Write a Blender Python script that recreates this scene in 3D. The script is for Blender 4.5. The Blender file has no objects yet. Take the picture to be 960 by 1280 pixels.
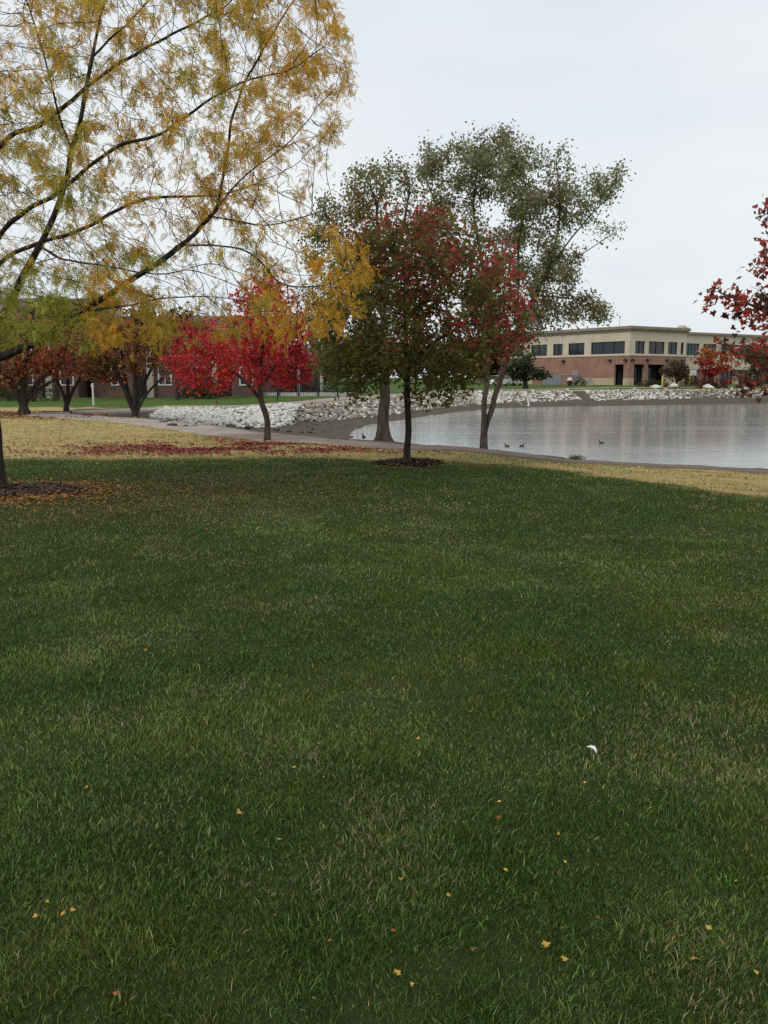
import bpy, bmesh, math, random
import numpy as np
from mathutils import Vector, Matrix

rng = np.random.default_rng(7)
random.seed(7)
scene = bpy.context.scene
COL = scene.collection
R = math.radians

# ------------------------------------------------------------------ camera
F = 1090.0                       # focal length in photo pixels (960 x 1280)
CX, CY, HOR = 480.0, 640.0, 472.0
EYE = 1.6
PITCH = math.atan((CY - HOR) / F)
cam = bpy.data.cameras.new('camera')
cam.sensor_fit = 'VERTICAL'
cam.sensor_height = 36.0
cam.lens = F / 1280.0 * 36.0
cam.clip_start = 0.05
cam.clip_end = 3000
camo = bpy.data.objects.new('camera', cam)
COL.objects.link(camo)
camo.location = (0, 0, EYE)
camo.rotation_euler = (math.pi / 2 - PITCH, 0, 0)
scene.camera = camo
_sp, _cp = math.sin(PITCH), math.cos(PITCH)


def at(px, py, Y):
    """world point seen at photo pixel (px, py) at world depth Y"""
    rx = (px - CX) / F
    ry = (CY - py) / F
    dy = _cp + ry * _sp
    dz = -_sp + ry * _cp
    t = Y / dy
    return np.array((rx * t, Y, EYE + dz * t))


def atz(px, py, z):
    rx = (px - CX) / F
    ry = (CY - py) / F
    dy = _cp + ry * _sp
    dz = -_sp + ry * _cp
    t = (z - EYE) / dz
    return np.array((rx * t, dy * t, z))


# ------------------------------------------------------------------ helpers
def tag(o, label=None, cat=None, group=None, kind=None):
    if label: o['label'] = label
    if cat: o['category'] = cat
    if group: o['group'] = group
    if kind: o['kind'] = kind
    return o


def empty(name, loc, rz=0.0):
    o = bpy.data.objects.new(name, None)
    COL.objects.link(o)
    o.location = loc
    o.rotation_euler = (0, 0, rz)
    o.empty_display_size = 0.3
    return o


def link(name, me, mat=None, parent=None, loc=None):
    o = bpy.data.objects.new(name, me)
    COL.objects.link(o)
    if mat is not None and len(me.materials) == 0:
        me.materials.append(mat)
    if parent is not None:
        o.parent = parent
    if loc is not None:
        o.location = loc
    return o


def mesh_np(name, verts, faces, col=None, smooth=False, attrs=None):
    """verts (N,3); faces: list of (M,k) index arrays; col (N,3)"""
    verts = np.asarray(verts, dtype=np.float32)
    if not isinstance(faces, list):
        faces = [faces]
    faces = [np.asarray(f, dtype=np.int32) for f in faces if len(f)]
    me = bpy.data.meshes.new(name)
    me.vertices.add(len(verts))
    me.vertices.foreach_set('co', verts.ravel())
    li = np.concatenate([f.ravel() for f in faces])
    lt = np.concatenate([np.full(len(f), f.shape[1], dtype=np.int32) for f in faces])
    ls = np.concatenate(([0], np.cumsum(lt)[:-1])).astype(np.int32)
    me.loops.add(len(li))
    me.loops.foreach_set('vertex_index', li)
    me.polygons.add(len(lt))
    me.polygons.foreach_set('loop_start', ls)
    me.polygons.foreach_set('loop_total', lt)
    if smooth:
        me.polygons.foreach_set('use_smooth', np.ones(len(lt), dtype=bool))
    me.update(calc_edges=True)
    if col is not None:
        a = me.color_attributes.new('Col', 'FLOAT_COLOR', 'POINT')
        c4 = np.ones((len(verts), 4), dtype=np.float32)
        c4[:, :3] = col
        a.data.foreach_set('color', c4.ravel())
    for k, v in (attrs or {}).items():
        a = me.attributes.new(k, 'FLOAT', 'POINT')
        a.data.foreach_set('value', np.asarray(v, dtype=np.float32))
    return me


class MB:
    """collects simple shapes into one mesh"""
    def __init__(self):
        self.v, self.f = [], []

    def box(self, lo, hi, M=None):
        b = len(self.v)
        for z in (lo[2], hi[2]):
            for (x, y) in ((lo[0], lo[1]), (hi[0], lo[1]), (hi[0], hi[1]), (lo[0], hi[1])):
                p = Vector((x, y, z))
                self.v.append(tuple(M @ p) if M else tuple(p))
        for q in ((0, 3, 2, 1), (4, 5, 6, 7), (0, 1, 5, 4), (1, 2, 6, 5), (2, 3, 7, 6), (3, 0, 4, 7)):
            self.f.append(tuple(b + i for i in q))
        return self

    def prism(self, poly, axis_lo, axis_hi, axis='y', inset_top=None):
        """extrude polygon given in the plane normal to axis"""
        b = len(self.v)
        n = len(poly)
        for a in (axis_lo, axis_hi):
            for (u, w) in poly:
                if axis == 'y': self.v.append((u, a, w))
                elif axis == 'x': self.v.append((a, u, w))
                else: self.v.append((u, w, a))
        self.f.append(tuple(b + i for i in range(n))[::-1])
        self.f.append(tuple(b + n + i for i in range(n)))
        for i in range(n):
            j = (i + 1) % n
            self.f.append((b + i, b + j, b + n + j, b + n + i))
        return self

    def loft(self, rings, n=10, cap=True):
        """rings: list of (center, ax1 vec, ax2 vec)"""
        b = len(self.v)
        for c, a1, a2 in rings:
            c, a1, a2 = Vector(c), Vector(a1), Vector(a2)
            for k in range(n):
                t = 2 * math.pi * k / n
                self.v.append(tuple(c + a1 * math.cos(t) + a2 * math.sin(t)))
        for i in range(len(rings) - 1):
            for k in range(n):
                k2 = (k + 1) % n
                self.f.append((b + i * n + k, b + i * n + k2, b + (i + 1) * n + k2, b + (i + 1) * n + k))
        if cap:
            self.f.append(tuple(b + k for k in range(n))[::-1])
            self.f.append(tuple(b + (len(rings) - 1) * n + k for k in range(n)))
        return self

    def cyl(self, p0, p1, r0, r1=None, n=10):
        r1 = r0 if r1 is None else r1
        p0, p1 = Vector(p0), Vector(p1)
        d = (p1 - p0).normalized()
        u = d.orthogonal().normalized()
        w = d.cross(u)
        return self.loft([(p0, u * r0, w * r0), (p1, u * r1, w * r1)], n)

    def mesh(self, name, smooth=False, bevel=0.0):
        me = bpy.data.meshes.new(name)
        me.from_pydata(self.v, [], self.f)
        bm = bmesh.new()
        bm.from_mesh(me)
        bmesh.ops.recalc_face_normals(bm, faces=bm.faces)
        if bevel > 0:
            bmesh.ops.bevel(bm, geom=[e for e in bm.edges], offset=bevel, segments=2, affect='EDGES', clamp_overlap=True)
        bm.to_mesh(me)
        bm.free()
        if smooth:
            for p in me.polygons: p.use_smooth = True
        me.update()
        return me

    def build(self, name, mat, parent=None, smooth=False, bevel=0.0):
        return link(name, self.mesh(name, smooth, bevel), mat, parent)


def smooth01(a, b, x):
    t = np.clip((x - a) / (b - a), 0, 1)
    return t * t * (3 - 2 * t)


class VNoise:
    """tileable-enough value noise in 2D/3D for placing clumps"""
    def __init__(self, seed):
        self.g = np.random.default_rng(seed).random((64, 64, 16))

    def __call__(self, x, y, z=0.0):
        x, y, z = np.broadcast_arrays(np.asarray(x, float), np.asarray(y, float), np.asarray(z, float))
        xi, yi, zi = np.floor(x).astype(int), np.floor(y).astype(int), np.floor(z).astype(int)
        fx, fy, fz = x - xi, y - yi, z - zi
        fx, fy, fz = (f * f * (3 - 2 * f) for f in (fx, fy, fz))
        g = self.g
        r = 0
        for a in (0, 1):
            for b in (0, 1):
                for c in (0, 1):
                    w = (fx if a else 1 - fx) * (fy if b else 1 - fy) * (fz if c else 1 - fz)
                    r = r + w * g[(xi + a) % 64, (yi + b) % 64, (zi + c) % 16]
        return r


vn1, vn2, vn3 = VNoise(1), VNoise(2), VNoise(3)


# ------------------------------------------------------------------ materials
def new_mat(name):
    m = bpy.data.materials.new(name)
    m.use_nodes = True
    nt = m.node_tree
    nt.nodes.clear()
    out = nt.nodes.new('ShaderNodeOutputMaterial')
    return m, nt, out


def noise_mat(name, c1, c2, scale=8.0, rough=0.8, bump=0.2, detail=5, bump_scale=None, spec=0.3, metallic=0.0, c3=None, stretch=None):
    m, nt, out = new_mat(name)
    N, L = nt.nodes, nt.links
    bs = N.new('ShaderNodeBsdfPrincipled')
    bs.inputs['Roughness'].default_value = rough
    bs.inputs['Specular IOR Level'].default_value = spec
    bs.inputs['Metallic'].default_value = metallic
    tc = N.new('ShaderNodeTexCoord')
    src = tc.outputs['Object']
    if stretch:
        mp = N.new('ShaderNodeMapping')
        mp.inputs['Scale'].default_value = stretch
        L.new(src, mp.inputs['Vector'])
        src = mp.outputs['Vector']
    nz = N.new('ShaderNodeTexNoise')
    nz.inputs['Scale'].default_value = scale
    nz.inputs['Detail'].default_value = detail
    L.new(src, nz.inputs['Vector'])
    cr = N.new('ShaderNodeValToRGB')
    cr.color_ramp.elements[0].position = 0.35
    cr.color_ramp.elements[1].position = 0.65
    cr.color_ramp.elements[0].color = (*c1, 1)
    cr.color_ramp.elements[1].color = (*c2, 1)
    if c3:
        e = cr.color_ramp.elements.new(0.8)
        e.color = (*c3, 1)
    L.new(nz.outputs['Fac'], cr.inputs['Fac'])
    L.new(cr.outputs['Color'], bs.inputs['Base Color'])
    if bump:
        nz2 = N.new('ShaderNodeTexNoise')
        nz2.inputs['Scale'].default_value = bump_scale or scale * 3
        nz2.inputs['Detail'].default_value = 4
        L.new(src, nz2.inputs['Vector'])
        bp = N.new('ShaderNodeBump')
        bp.inputs['Strength'].default_value = bump
        bp.inputs['Distance'].default_value = 0.05
        L.new(nz2.outputs['Fac'], bp.inputs['Height'])
        L.new(bp.outputs['Normal'], bs.inputs['Normal'])
    L.new(bs.outputs[0], out.inputs['Surface'])
    return m


def leaf_mat(name, trans=0.45, rough=0.5, spec=0.25):
    """leaf or blade whose own colour is stored per leaf"""
    m, nt, out = new_mat(name)
    N, L = nt.nodes, nt.links
    at_ = N.new('ShaderNodeAttribute')
    at_.attribute_name = 'Col'
    bs = N.new('ShaderNodeBsdfPrincipled')
    bs.inputs['Roughness'].default_value = rough
    bs.inputs['Specular IOR Level'].default_value = spec
    L.new(at_.outputs['Color'], bs.inputs['Base Color'])
    tr = N.new('ShaderNodeBsdfTranslucent')
    L.new(at_.outputs['Color'], tr.inputs['Color'])
    mx = N.new('ShaderNodeMixShader')
    mx.inputs[0].default_value = trans
    L.new(bs.outputs[0], mx.inputs[1])
    L.new(tr.outputs[0], mx.inputs[2])
    L.new(mx.outputs[0], out.inputs['Surface'])
    return m


def brick_mat(name, c1, c2, cm):
    m, nt, out = new_mat(name)
    N, L = nt.nodes, nt.links
    bs = N.new('ShaderNodeBsdfPrincipled')
    bs.inputs['Roughness'].default_value = 0.85
    tc = N.new('ShaderNodeTexCoord')
    # use (u + v, z): works on walls along x and along y
    sx = N.new('ShaderNodeSeparateXYZ'); L.new(tc.outputs['Object'], sx.inputs[0])
    ad = N.new('ShaderNodeMath'); ad.operation = 'ADD'
    L.new(sx.outputs[0], ad.inputs[0]); L.new(sx.outputs[1], ad.inputs[1])
    cb = N.new('ShaderNodeCombineXYZ'); L.new(ad.outputs[0], cb.inputs[0]); L.new(sx.outputs[2], cb.inputs[1])
    br = N.new('ShaderNodeTexBrick')
    br.inputs['Scale'].default_value = 1.0
    br.inputs['Brick Width'].default_value = 0.4
    br.inputs['Row Height'].default_value = 0.14
    br.inputs['Mortar Size'].default_value = 0.012
    br.inputs['Color1'].default_value = (*c1, 1)
    br.inputs['Color2'].default_value = (*c2, 1)
    br.inputs['Mortar'].default_value = (*cm, 1)
    L.new(cb.outputs[0], br.inputs['Vector'])
    nz = N.new('ShaderNodeTexNoise'); nz.inputs['Scale'].default_value = 0.6; nz.inputs['Detail'].default_value = 6
    L.new(tc.outputs['Object'], nz.inputs['Vector'])
    mp = N.new('ShaderNodeMapRange')
    mp.inputs['From Min'].default_value = 0.3; mp.inputs['From Max'].default_value = 0.7
    mp.inputs['To Min'].default_value = 0.8; mp.inputs['To Max'].default_value = 1.15
    L.new(nz.outputs['Fac'], mp.inputs['Value'])
    vm = N.new('ShaderNodeVectorMath'); vm.operation = 'SCALE'
    L.new(br.outputs['Color'], vm.inputs[0]); L.new(mp.outputs['Result'], vm.inputs['Scale'])
    L.new(vm.outputs[0], bs.inputs['Base Color'])
    L.new(bs.outputs[0], out.inputs['Surface'])
    return m


def glass_mat(name, tint=(0.02, 0.025, 0.03), rough=0.06):
    m, nt, out = new_mat(name)
    N, L = nt.nodes, nt.links
    bs = N.new('ShaderNodeBsdfPrincipled')
    bs.inputs['Base Color'].default_value = (*tint, 1)
    bs.inputs['Roughness'].default_value = rough
    bs.inputs['Specular IOR Level'].default_value = 0.4
    tc = N.new('ShaderNodeTexCoord')
    nz = N.new('ShaderNodeTexNoise'); nz.inputs['Scale'].default_value = 0.7
    L.new(tc.outputs['Object'], nz.inputs['Vector'])
    bp = N.new('ShaderNodeBump'); bp.inputs['Strength'].default_value = 0.08; bp.inputs['Distance'].default_value = 0.05
    L.new(nz.outputs['Fac'], bp.inputs['Height']); L.new(bp.outputs['Normal'], bs.inputs['Normal'])
    L.new(bs.outputs[0], out.inputs['Surface'])
    return m


M = {}
M['bark_dark'] = noise_mat('bark_dark', (0.018, 0.013, 0.010), (0.055, 0.042, 0.032), 14, 0.9, 0.8, stretch=(1, 1, 0.25), bump_scale=30)
M['bark_grey'] = noise_mat('bark_grey', (0.045, 0.034, 0.026), (0.11, 0.085, 0.064), 10, 0.9, 0.9, stretch=(1, 1, 0.2), bump_scale=22)
M['bark_brown'] = noise_mat('bark_brown', (0.035, 0.026, 0.02), (0.095, 0.072, 0.055), 12, 0.9, 0.8, stretch=(1, 1, 0.25), bump_scale=26)
M['leaf'] = leaf_mat('leaf', 0.5, .5, .22)
M['locust_leaf'] = leaf_mat('locust_leaf', 0.55, .55, .15)
M['blade'] = leaf_mat('blade', 0.28, 0.45, 0.2)
M['litter'] = leaf_mat('litter', 0.1, 0.7, 0.2)
M['dirt'] = noise_mat('dirt', (0.05, 0.037, 0.027), (0.10, 0.075, 0.055), 6, 0.95, 0.6)
M['path'] = noise_mat('path', (0.26, 0.215, 0.17), (0.37, 0.31, 0.255), 1.3, 0.9, 0.15, detail=8, bump_scale=40)
_nt = M['path'].node_tree
_bs = [x for x in _nt.nodes if x.type == 'BSDF_PRINCIPLED'][0]
_src = _bs.inputs['Base Color'].links[0].from_socket
_at = _nt.nodes.new('ShaderNodeAttribute'); _at.attribute_name = 'muddy'
_mx = _nt.nodes.new('ShaderNodeMix'); _mx.data_type = 'RGBA'
_mx.inputs['B'].default_value = (.115, .085, .062, 1)
_nt.links.new(_at.outputs['Fac'], _mx.inputs['Factor']); _nt.links.new(_src, _mx.inputs['A']); _nt.links.new(_mx.outputs['Result'], _bs.inputs['Base Color'])
M['rock_white'] = noise_mat('rock_white', (0.42, 0.40, 0.355), (0.74, 0.72, 0.66), 3, 0.9, 0.4)
M['rock_tan'] = noise_mat('rock_tan', (0.13, 0.11, 0.085), (0.42, 0.37, 0.29), 3, 0.9, 0.4)
M['rock_dark'] = noise_mat('rock_dark', (0.03, 0.026, 0.022), (0.10, 0.085, 0.07), 4, 0.85, 0.4)
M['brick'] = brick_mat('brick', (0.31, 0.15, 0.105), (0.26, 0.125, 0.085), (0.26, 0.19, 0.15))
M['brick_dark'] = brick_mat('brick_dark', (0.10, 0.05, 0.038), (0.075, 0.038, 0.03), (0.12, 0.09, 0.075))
M['cream'] = noise_mat('cream', (0.50, 0.43, 0.325), (0.56, 0.485, 0.375), 0.5, 0.9, 0.05)
M['tan'] = noise_mat('tan', (0.40, 0.32, 0.21), (0.47, 0.38, 0.26), 0.8, 0.9, 0.05)
M['cornice'] = noise_mat('cornice', (0.22, 0.185, 0.14), (0.27, 0.23, 0.175), 0.8, 0.8, 0.05)
M['roof'] = noise_mat('roof', (0.12, 0.085, 0.062), (0.18, 0.13, 0.095), 1.5, 0.95, 0.3)
M['glass'] = glass_mat('glass')
M['glass_blue'] = glass_mat('glass_blue', (0.03, 0.07, 0.08), 0.1)
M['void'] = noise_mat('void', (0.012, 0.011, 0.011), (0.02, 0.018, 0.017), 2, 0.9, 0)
M['white_paint'] = noise_mat('white_paint', (0.50, 0.49, 0.47), (0.58, 0.57, 0.55), 2, 0.6, 0.03)
M['black_metal'] = noise_mat('black_metal', (0.012, 0.012, 0.012), (0.03, 0.028, 0.026), 8, 0.5, 0.1)
M['grey_metal'] = noise_mat('grey_metal', (0.20, 0.21, 0.23), (0.26, 0.27, 0.29), 3, 0.55, 0.05)
M['yellow'] = noise_mat('yellow', (0.62, 0.42, 0.03), (0.72, 0.50, 0.05), 4, 0.5, 0.03)
M['siding'] = noise_mat('siding', (0.30, 0.27, 0.22), (0.38, 0.34, 0.28), 1.0, 0.85, 0.05)
M['car_white'] = noise_mat('car_white', (0.66, 0.67, 0.66), (0.74, 0.75, 0.74), 1, 0.25, 0, spec=0.5)
M['car_silver'] = noise_mat('car_silver', (0.30, 0.33, 0.33), (0.36, 0.39, 0.38), 1, 0.3, 0, spec=0.5)
M['tyre'] = noise_mat('tyre', (0.012, 0.012, 0.012), (0.022, 0.021, 0.02), 10, 0.85, 0.1)
M['red_lamp'] = noise_mat('red_lamp', (0.35, 0.01, 0.01), (0.45, 0.015, 0.015), 3, 0.3, 0)
M['duck'] = leaf_mat('duck', 0.0, 0.7, 0.2)
M['feather'] = noise_mat('feather', (0.62, 0.62, 0.6), (0.75, 0.75, 0.73), 30, 0.8, 0.1)


# ------------------------------------------------------------------ terrain
def lin(tab):
    xs = np.array([t[0] for t in tab], float)
    ys = np.array([t[1] for t in tab], float)
    return lambda x: np.interp(x, xs, ys)


fE = lin([(-60, 17.4), (-8, 17.4), (-0.8, 17.4), (0.3, 16.6), (2.4, 16.2), (3.3, 14.9), (4.1, 13.3), (5.15, 11.7), (7, 9.8), (12, 6.5), (40, 4)])
fP = lin([(-60, 38), (-14.2, 37.4), (-10.1, 33.6), (-7.7, 30.2), (-5.3, 26.7), (-3.2, 23.9), (-1.2, 22.6), (0, 22.1), (1.6, 21.9), (4.3, 21.6), (6.8, 21.4), (9.2, 21.1), (20, 20.5), (120, 18)])
fPz = lin([(-60, 0), (-5, 0), (-1, -.06), (2, -.2), (4.3, -.42), (7, -.58), (9.2, -.68), (20, -.8), (120, -.85)])
fHW = lin([(-60, 1.5), (-5, 1.5), (-3, 1.35), (-1, 1.1), (1, .9), (4, .5), (120, .45)])
fLip = lin([(-60, 1), (-13, .6), (-4, .5), (-2, 2.5), (-.8, 3.6), (3.6, 3.0), (5, 1.0), (120, .8)])
fB = lin([(-60, 0), (-17, -.02), (-13, -.2), (-9, -.75), (-6, -.98), (-4.5, -1.08), (-3, -1.13), (-2.0, -1.16), (-1.2, -1.26), (-.4, -1.9), (120, -2.0)])
fW2 = lin([(-60, 42), (-13, 42), (-9, 41), (-6, 40.5), (-3.2, 41.8), (-.5, 54), (5.2, 70), (10.5, 81), (17.4, 86), (32, 92), (43, 97), (70, 104), (120, 110)])
fW2z = lin([(-60, 0), (-17, -.02), (-13, -.2), (-9, -.72), (-6, -.95), (-3.2, -1.12), (-1.6, -1.16), (-.5, -1.2), (120, -1.2)])
fR1 = lin([(-60, 44), (-13, 43), (-10.6, 42.8), (-8, 42.5), (-5.6, 43.4), (-4.6, 49), (-2.4, 54), (-.5, 59), (2.5, 69), (6.5, 79.5), (11.3, 88), (18, 92.5), (35, 99), (45, 103), (70, 110), (120, 116)])
fR1z = lin([(-60, 0), (-17, 0), (-13, -.15), (-9, -.65), (-5.5, -.9), (0, -1.0), (12, -.95), (35, -.72), (120, -.7)])
fR2 = lin([(-60, 47), (-13, 46), (-11, 45.5), (-8, 46.3), (-6.3, 48), (-2.9, 56.5), (0, 69.5), (6, 84), (11.7, 93.5), (20, 99.5), (35.5, 105.5), (45, 109), (70, 116), (120, 122)])
fR2z = lin([(-60, 0.02), (-13, -.02), (-8, 0), (0, .03), (20, .12), (120, .15)])


def H(x, y):
    x = np.asarray(x, float); y = np.asarray(y, float)
    p, hw = fP(x), fHW(x)
    pz = fPz(x)
    ks = [np.full_like(x, -60.0), fE(x), p - hw, p + hw, p + hw + fLip(x), p + hw + fLip(x) + 2.6,
          fW2(x) - 3.5, fW2(x), fR1(x), fR2(x), fR2(x) + 8, np.full_like(x, 128.0), np.full_like(x, 210.0), np.full_like(x, 900.0)]
    zl = pz - 0.06 * fLip(x)
    z0 = np.zeros_like(x)
    zs = [z0, z0, pz, pz - .03, np.where(x < -13, z0, zl), fB(x), fB(x), fW2z(x), fR1z(x), fR2z(x), fR2z(x) + .05,
          z0 + .45, z0 + .6, z0 + 1.5]
    for i in range(1, len(ks)):
        ks[i] = np.maximum(ks[i], ks[i - 1] + 0.05)
    z = zs[-1].copy() if hasattr(zs[-1], 'copy') else zs[-1]
    z = np.where(y <= ks[0], zs[0], z)
    for i in range(len(ks) - 1):
        t = (y - ks[i]) / (ks[i + 1] - ks[i])
        z = np.where((y > ks[i]) & (y <= ks[i + 1]), zs[i] + (zs[i + 1] - zs[i]) * t, z)
    # left of the pond everything fades to plain ground
    k = smooth01(-17, -13, x)
    flat = np.interp(y, [-60, 100, 128, 210, 900], [0, .05, .45, .6, 1.5])
    z = flat * (1 - k) + z * k
    out = smooth01(0, 2.5, y - fE(x))
    z = z + (vn1(x * .9 + 5, y * .9) - .5) * .05 * (0.5 + out) + (vn2(x * 2.7, y * 2.7 + 9) - .5) * .035 * out
    return z


def hz(x, y):
    return float(H(np.array([x]), np.array([y]))[0])


def axis_pts(segs):
    r = []
    for a, b, s in segs:
        r += list(np.arange(a, b, s))
    r.append(segs[-1][1])
    return np.array(r)


gx = axis_pts([(-500, -100, 50), (-100, -40, 6), (-40, -18, 1.2), (-18, 14, .4), (14, 50, .8), (50, 110, 3), (110, 500, 40)])
gy = axis_pts([(-40, -8, 4), (-8, 10, .8), (10, 62, .36), (62, 112, .8), (112, 140, 2), (140, 220, 8), (220, 900, 60)])
GX, GY = np.meshgrid(gx, gy, indexing='ij')
GZ = H(GX.ravel(), GY.ravel()).reshape(GX.shape)
nx, ny = GX.shape
idx = np.arange(nx * ny).reshape(nx, ny)
gf = np.stack([idx[:-1, :-1], idx[1:, :-1], idx[1:, 1:], idx[:-1, 1:]], -1).reshape(-1, 4)
gv = np.stack([GX, GY, GZ], -1).reshape(-1, 3)
X_, Y_ = GX.ravel(), GY.ravel()
a_lawn = fE(X_) - Y_
near_bank = fP(X_) + fHW(X_) + .15
mud = np.minimum(np.minimum(Y_ - near_bank, fR2(X_) - Y_), X_ + 15.5 + 0.0 * Y_)
a_far = Y_ - fR2(X_) - 4.5
a_far = np.where(X_ < -13, Y_ - 47, a_far)
a_green2 = np.minimum(a_far, 200)


def ground_material():
    m, nt, out = new_mat('ground')
    N, L = nt.nodes, nt.links
    bs = N.new('ShaderNodeBsdfPrincipled')
    bs.inputs['Roughness'].default_value = 0.95
    bs.inputs['Specular IOR Level'].default_value = 0.1
    tc = N.new('ShaderNodeTexCoord')

    def noise(scale, detail=4):
        n = N.new('ShaderNodeTexNoise')
        n.inputs['Scale'].default_value = scale
        n.inputs['Detail'].default_value = detail
        L.new(tc.outputs['Object'], n.inputs['Vector'])
        return n.outputs['Fac']

    def ramp(fac, stops):
        c = N.new('ShaderNodeValToRGB')
        e = c.color_ramp.elements
        e[0].position, e[0].color = stops[0][0], (*stops[0][1], 1)
        e[1].position, e[1].color = stops[1][0], (*stops[1][1], 1)
        for p, col in stops[2:]:
            k = e.new(p); k.color = (*col, 1)
        L.new(fac, c.inputs['Fac'])
        return c.outputs['Color']

    def mix(fac, a, b):
        x = N.new('ShaderNodeMix')
        x.data_type = 'RGBA'
        L.new(fac, x.inputs['Factor']); L.new(a, x.inputs['A']); L.new(b, x.inputs['B'])
        return x.outputs['Result']

    def edge(attr, nz, amp, soft):
        a = N.new('ShaderNodeAttribute'); a.attribute_name = attr
        s = N.new('ShaderNodeMath'); s.operation = 'MULTIPLY_ADD'
        L.new(nz, s.inputs[0]); s.inputs[1].default_value = amp
        L.new(a.outputs['Fac'], s.inputs[2])
        r = N.new('ShaderNodeMapRange')
        r.interpolation_type = 'SMOOTHSTEP'
        r.inputs['From Min'].default_value = amp / 2 - soft
        r.inputs['From Max'].default_value = amp / 2 + soft
        L.new(s.outputs[0], r.inputs['Value'])
        return r.outputs['Result']

    n_big, n_mid, n_fine, n_grit = noise(.35, 5), noise(1.6, 5), noise(14, 4), noise(60, 3)
    straw = mix(ramp(n_fine, [(.35, (0, 0, 0)), (.7, (1, 1, 1))]),
                ramp(n_mid, [(.3, (.28, .20, .075)), (.5, (.42, .30, .12)), (.62, (.2, .19, .05)), (.75, (.40, .29, .11))]),
                ramp(n_mid, [(.3, (.46, .36, .165)), (.6, (.34, .27, .12))]))
    lawn = mix(n_fine, ramp(n_mid, [(.3, (.016, .026, .007)), (.7, (.032, .044, .012))]),
               ramp(n_big, [(.35, (.022, .034, .009)), (.65, (.04, .046, .014))]))
    mudc = mix(ramp(n_grit, [(.4, (0, 0, 0)), (.65, (1, 1, 1))]),
               ramp(n_mid, [(.3, (.052, .041, .031)), (.65, (.11, .088, .067))]),
               ramp(n_fine, [(.3, (.075, .06, .046)), (.7, (.14, .115, .09))]))
    farg = mix(ramp(n_big, [(.42, (0, 0, 0)), (.6, (1, 1, 1))]),
               ramp(n_fine, [(.3, (.042, .085, .014)), (.7, (.065, .12, .022))]),
               ramp(n_fine, [(.3, (.065, .10, .02)), (.7, (.10, .125, .03))]))
    c = mix(edge('far', n_mid, 2.0, .7), straw, farg)
    c = mix(edge('mud', n_mid, 1.2, .25), c, mudc)
    c = mix(edge('lawn', n_mid, 1.4, .6), c, lawn)
    L.new(c, bs.inputs['Base Color'])
    bp = N.new('ShaderNodeBump'); bp.inputs['Strength'].default_value = .6; bp.inputs['Distance'].default_value = .05
    L.new(n_fine, bp.inputs['Height']); L.new(bp.outputs['Normal'], bs.inputs['Normal'])
    L.new(bs.outputs[0], out.inputs['Surface'])
    return m


M['ground'] = ground_material()
g = link('ground', mesh_np('ground', gv, gf, smooth=True, attrs={'lawn': a_lawn, 'mud': mud, 'far': a_green2}), M['ground'])
tag(g, 'grassy ground sloping from the lawn down to the pond and rising to the buildings', 'ground', kind='structure')

# water -------------------------------------------------------------
WZ = -1.2
m, nt, out = new_mat('water')
N, L = nt.nodes, nt.links
bs = N.new('ShaderNodeBsdfPrincipled')
bs.inputs['Base Color'].default_value = (.17, .17, .16, 1)
bs.inputs['Roughness'].default_value = .11
bs.inputs['IOR'].default_value = 1.65
tc = N.new('ShaderNodeTexCoord')
mp = N.new('ShaderNodeMapping'); mp.inputs['Scale'].default_value = (.3, 1.7, 1); mp.inputs['Rotation'].default_value = (0, 0, .12)
L.new(tc.outputs['Object'], mp.inputs['Vector'])
n1 = N.new('ShaderNodeTexNoise'); n1.inputs['Scale'].default_value = 2.2; n1.inputs['Detail'].default_value = 3; n1.inputs['Roughness'].default_value = .6
L.new(mp.outputs[0], n1.inputs['Vector'])
n2 = N.new('ShaderNodeTexNoise'); n2.inputs['Scale'].default_value = .16; n2.inputs['Detail'].default_value = 3
L.new(mp.outputs[0], n2.inputs['Vector'])
r2 = N.new('ShaderNodeMapRange'); r2.inputs['From Min'].default_value = .38; r2.inputs['From Max'].default_value = .62
r2.inputs['To Min'].default_value = .06; r2.inputs['To Max'].default_value = .22
L.new(n2.outputs['Fac'], r2.inputs['Value'])
bp = N.new('ShaderNodeBump'); bp.inputs['Distance'].default_value = .05
L.new(r2.outputs[0], bp.inputs['Strength']); L.new(n1.outputs['Fac'], bp.inputs['Height'])
L.new(bp.outputs['Normal'], bs.inputs['Normal'])
L.new(bs.outputs[0], out.inputs['Surface'])
M['water'] = m
wb = MB()
wb.v = [(-6, 21, WZ), (118, 15, WZ), (118, 118, WZ), (-6, 118, WZ)]
wb.f = [(0, 1, 2, 3)]
tag(wb.build('water', M['water']), 'grey rippled pond water', 'pond', kind='structure')


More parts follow.
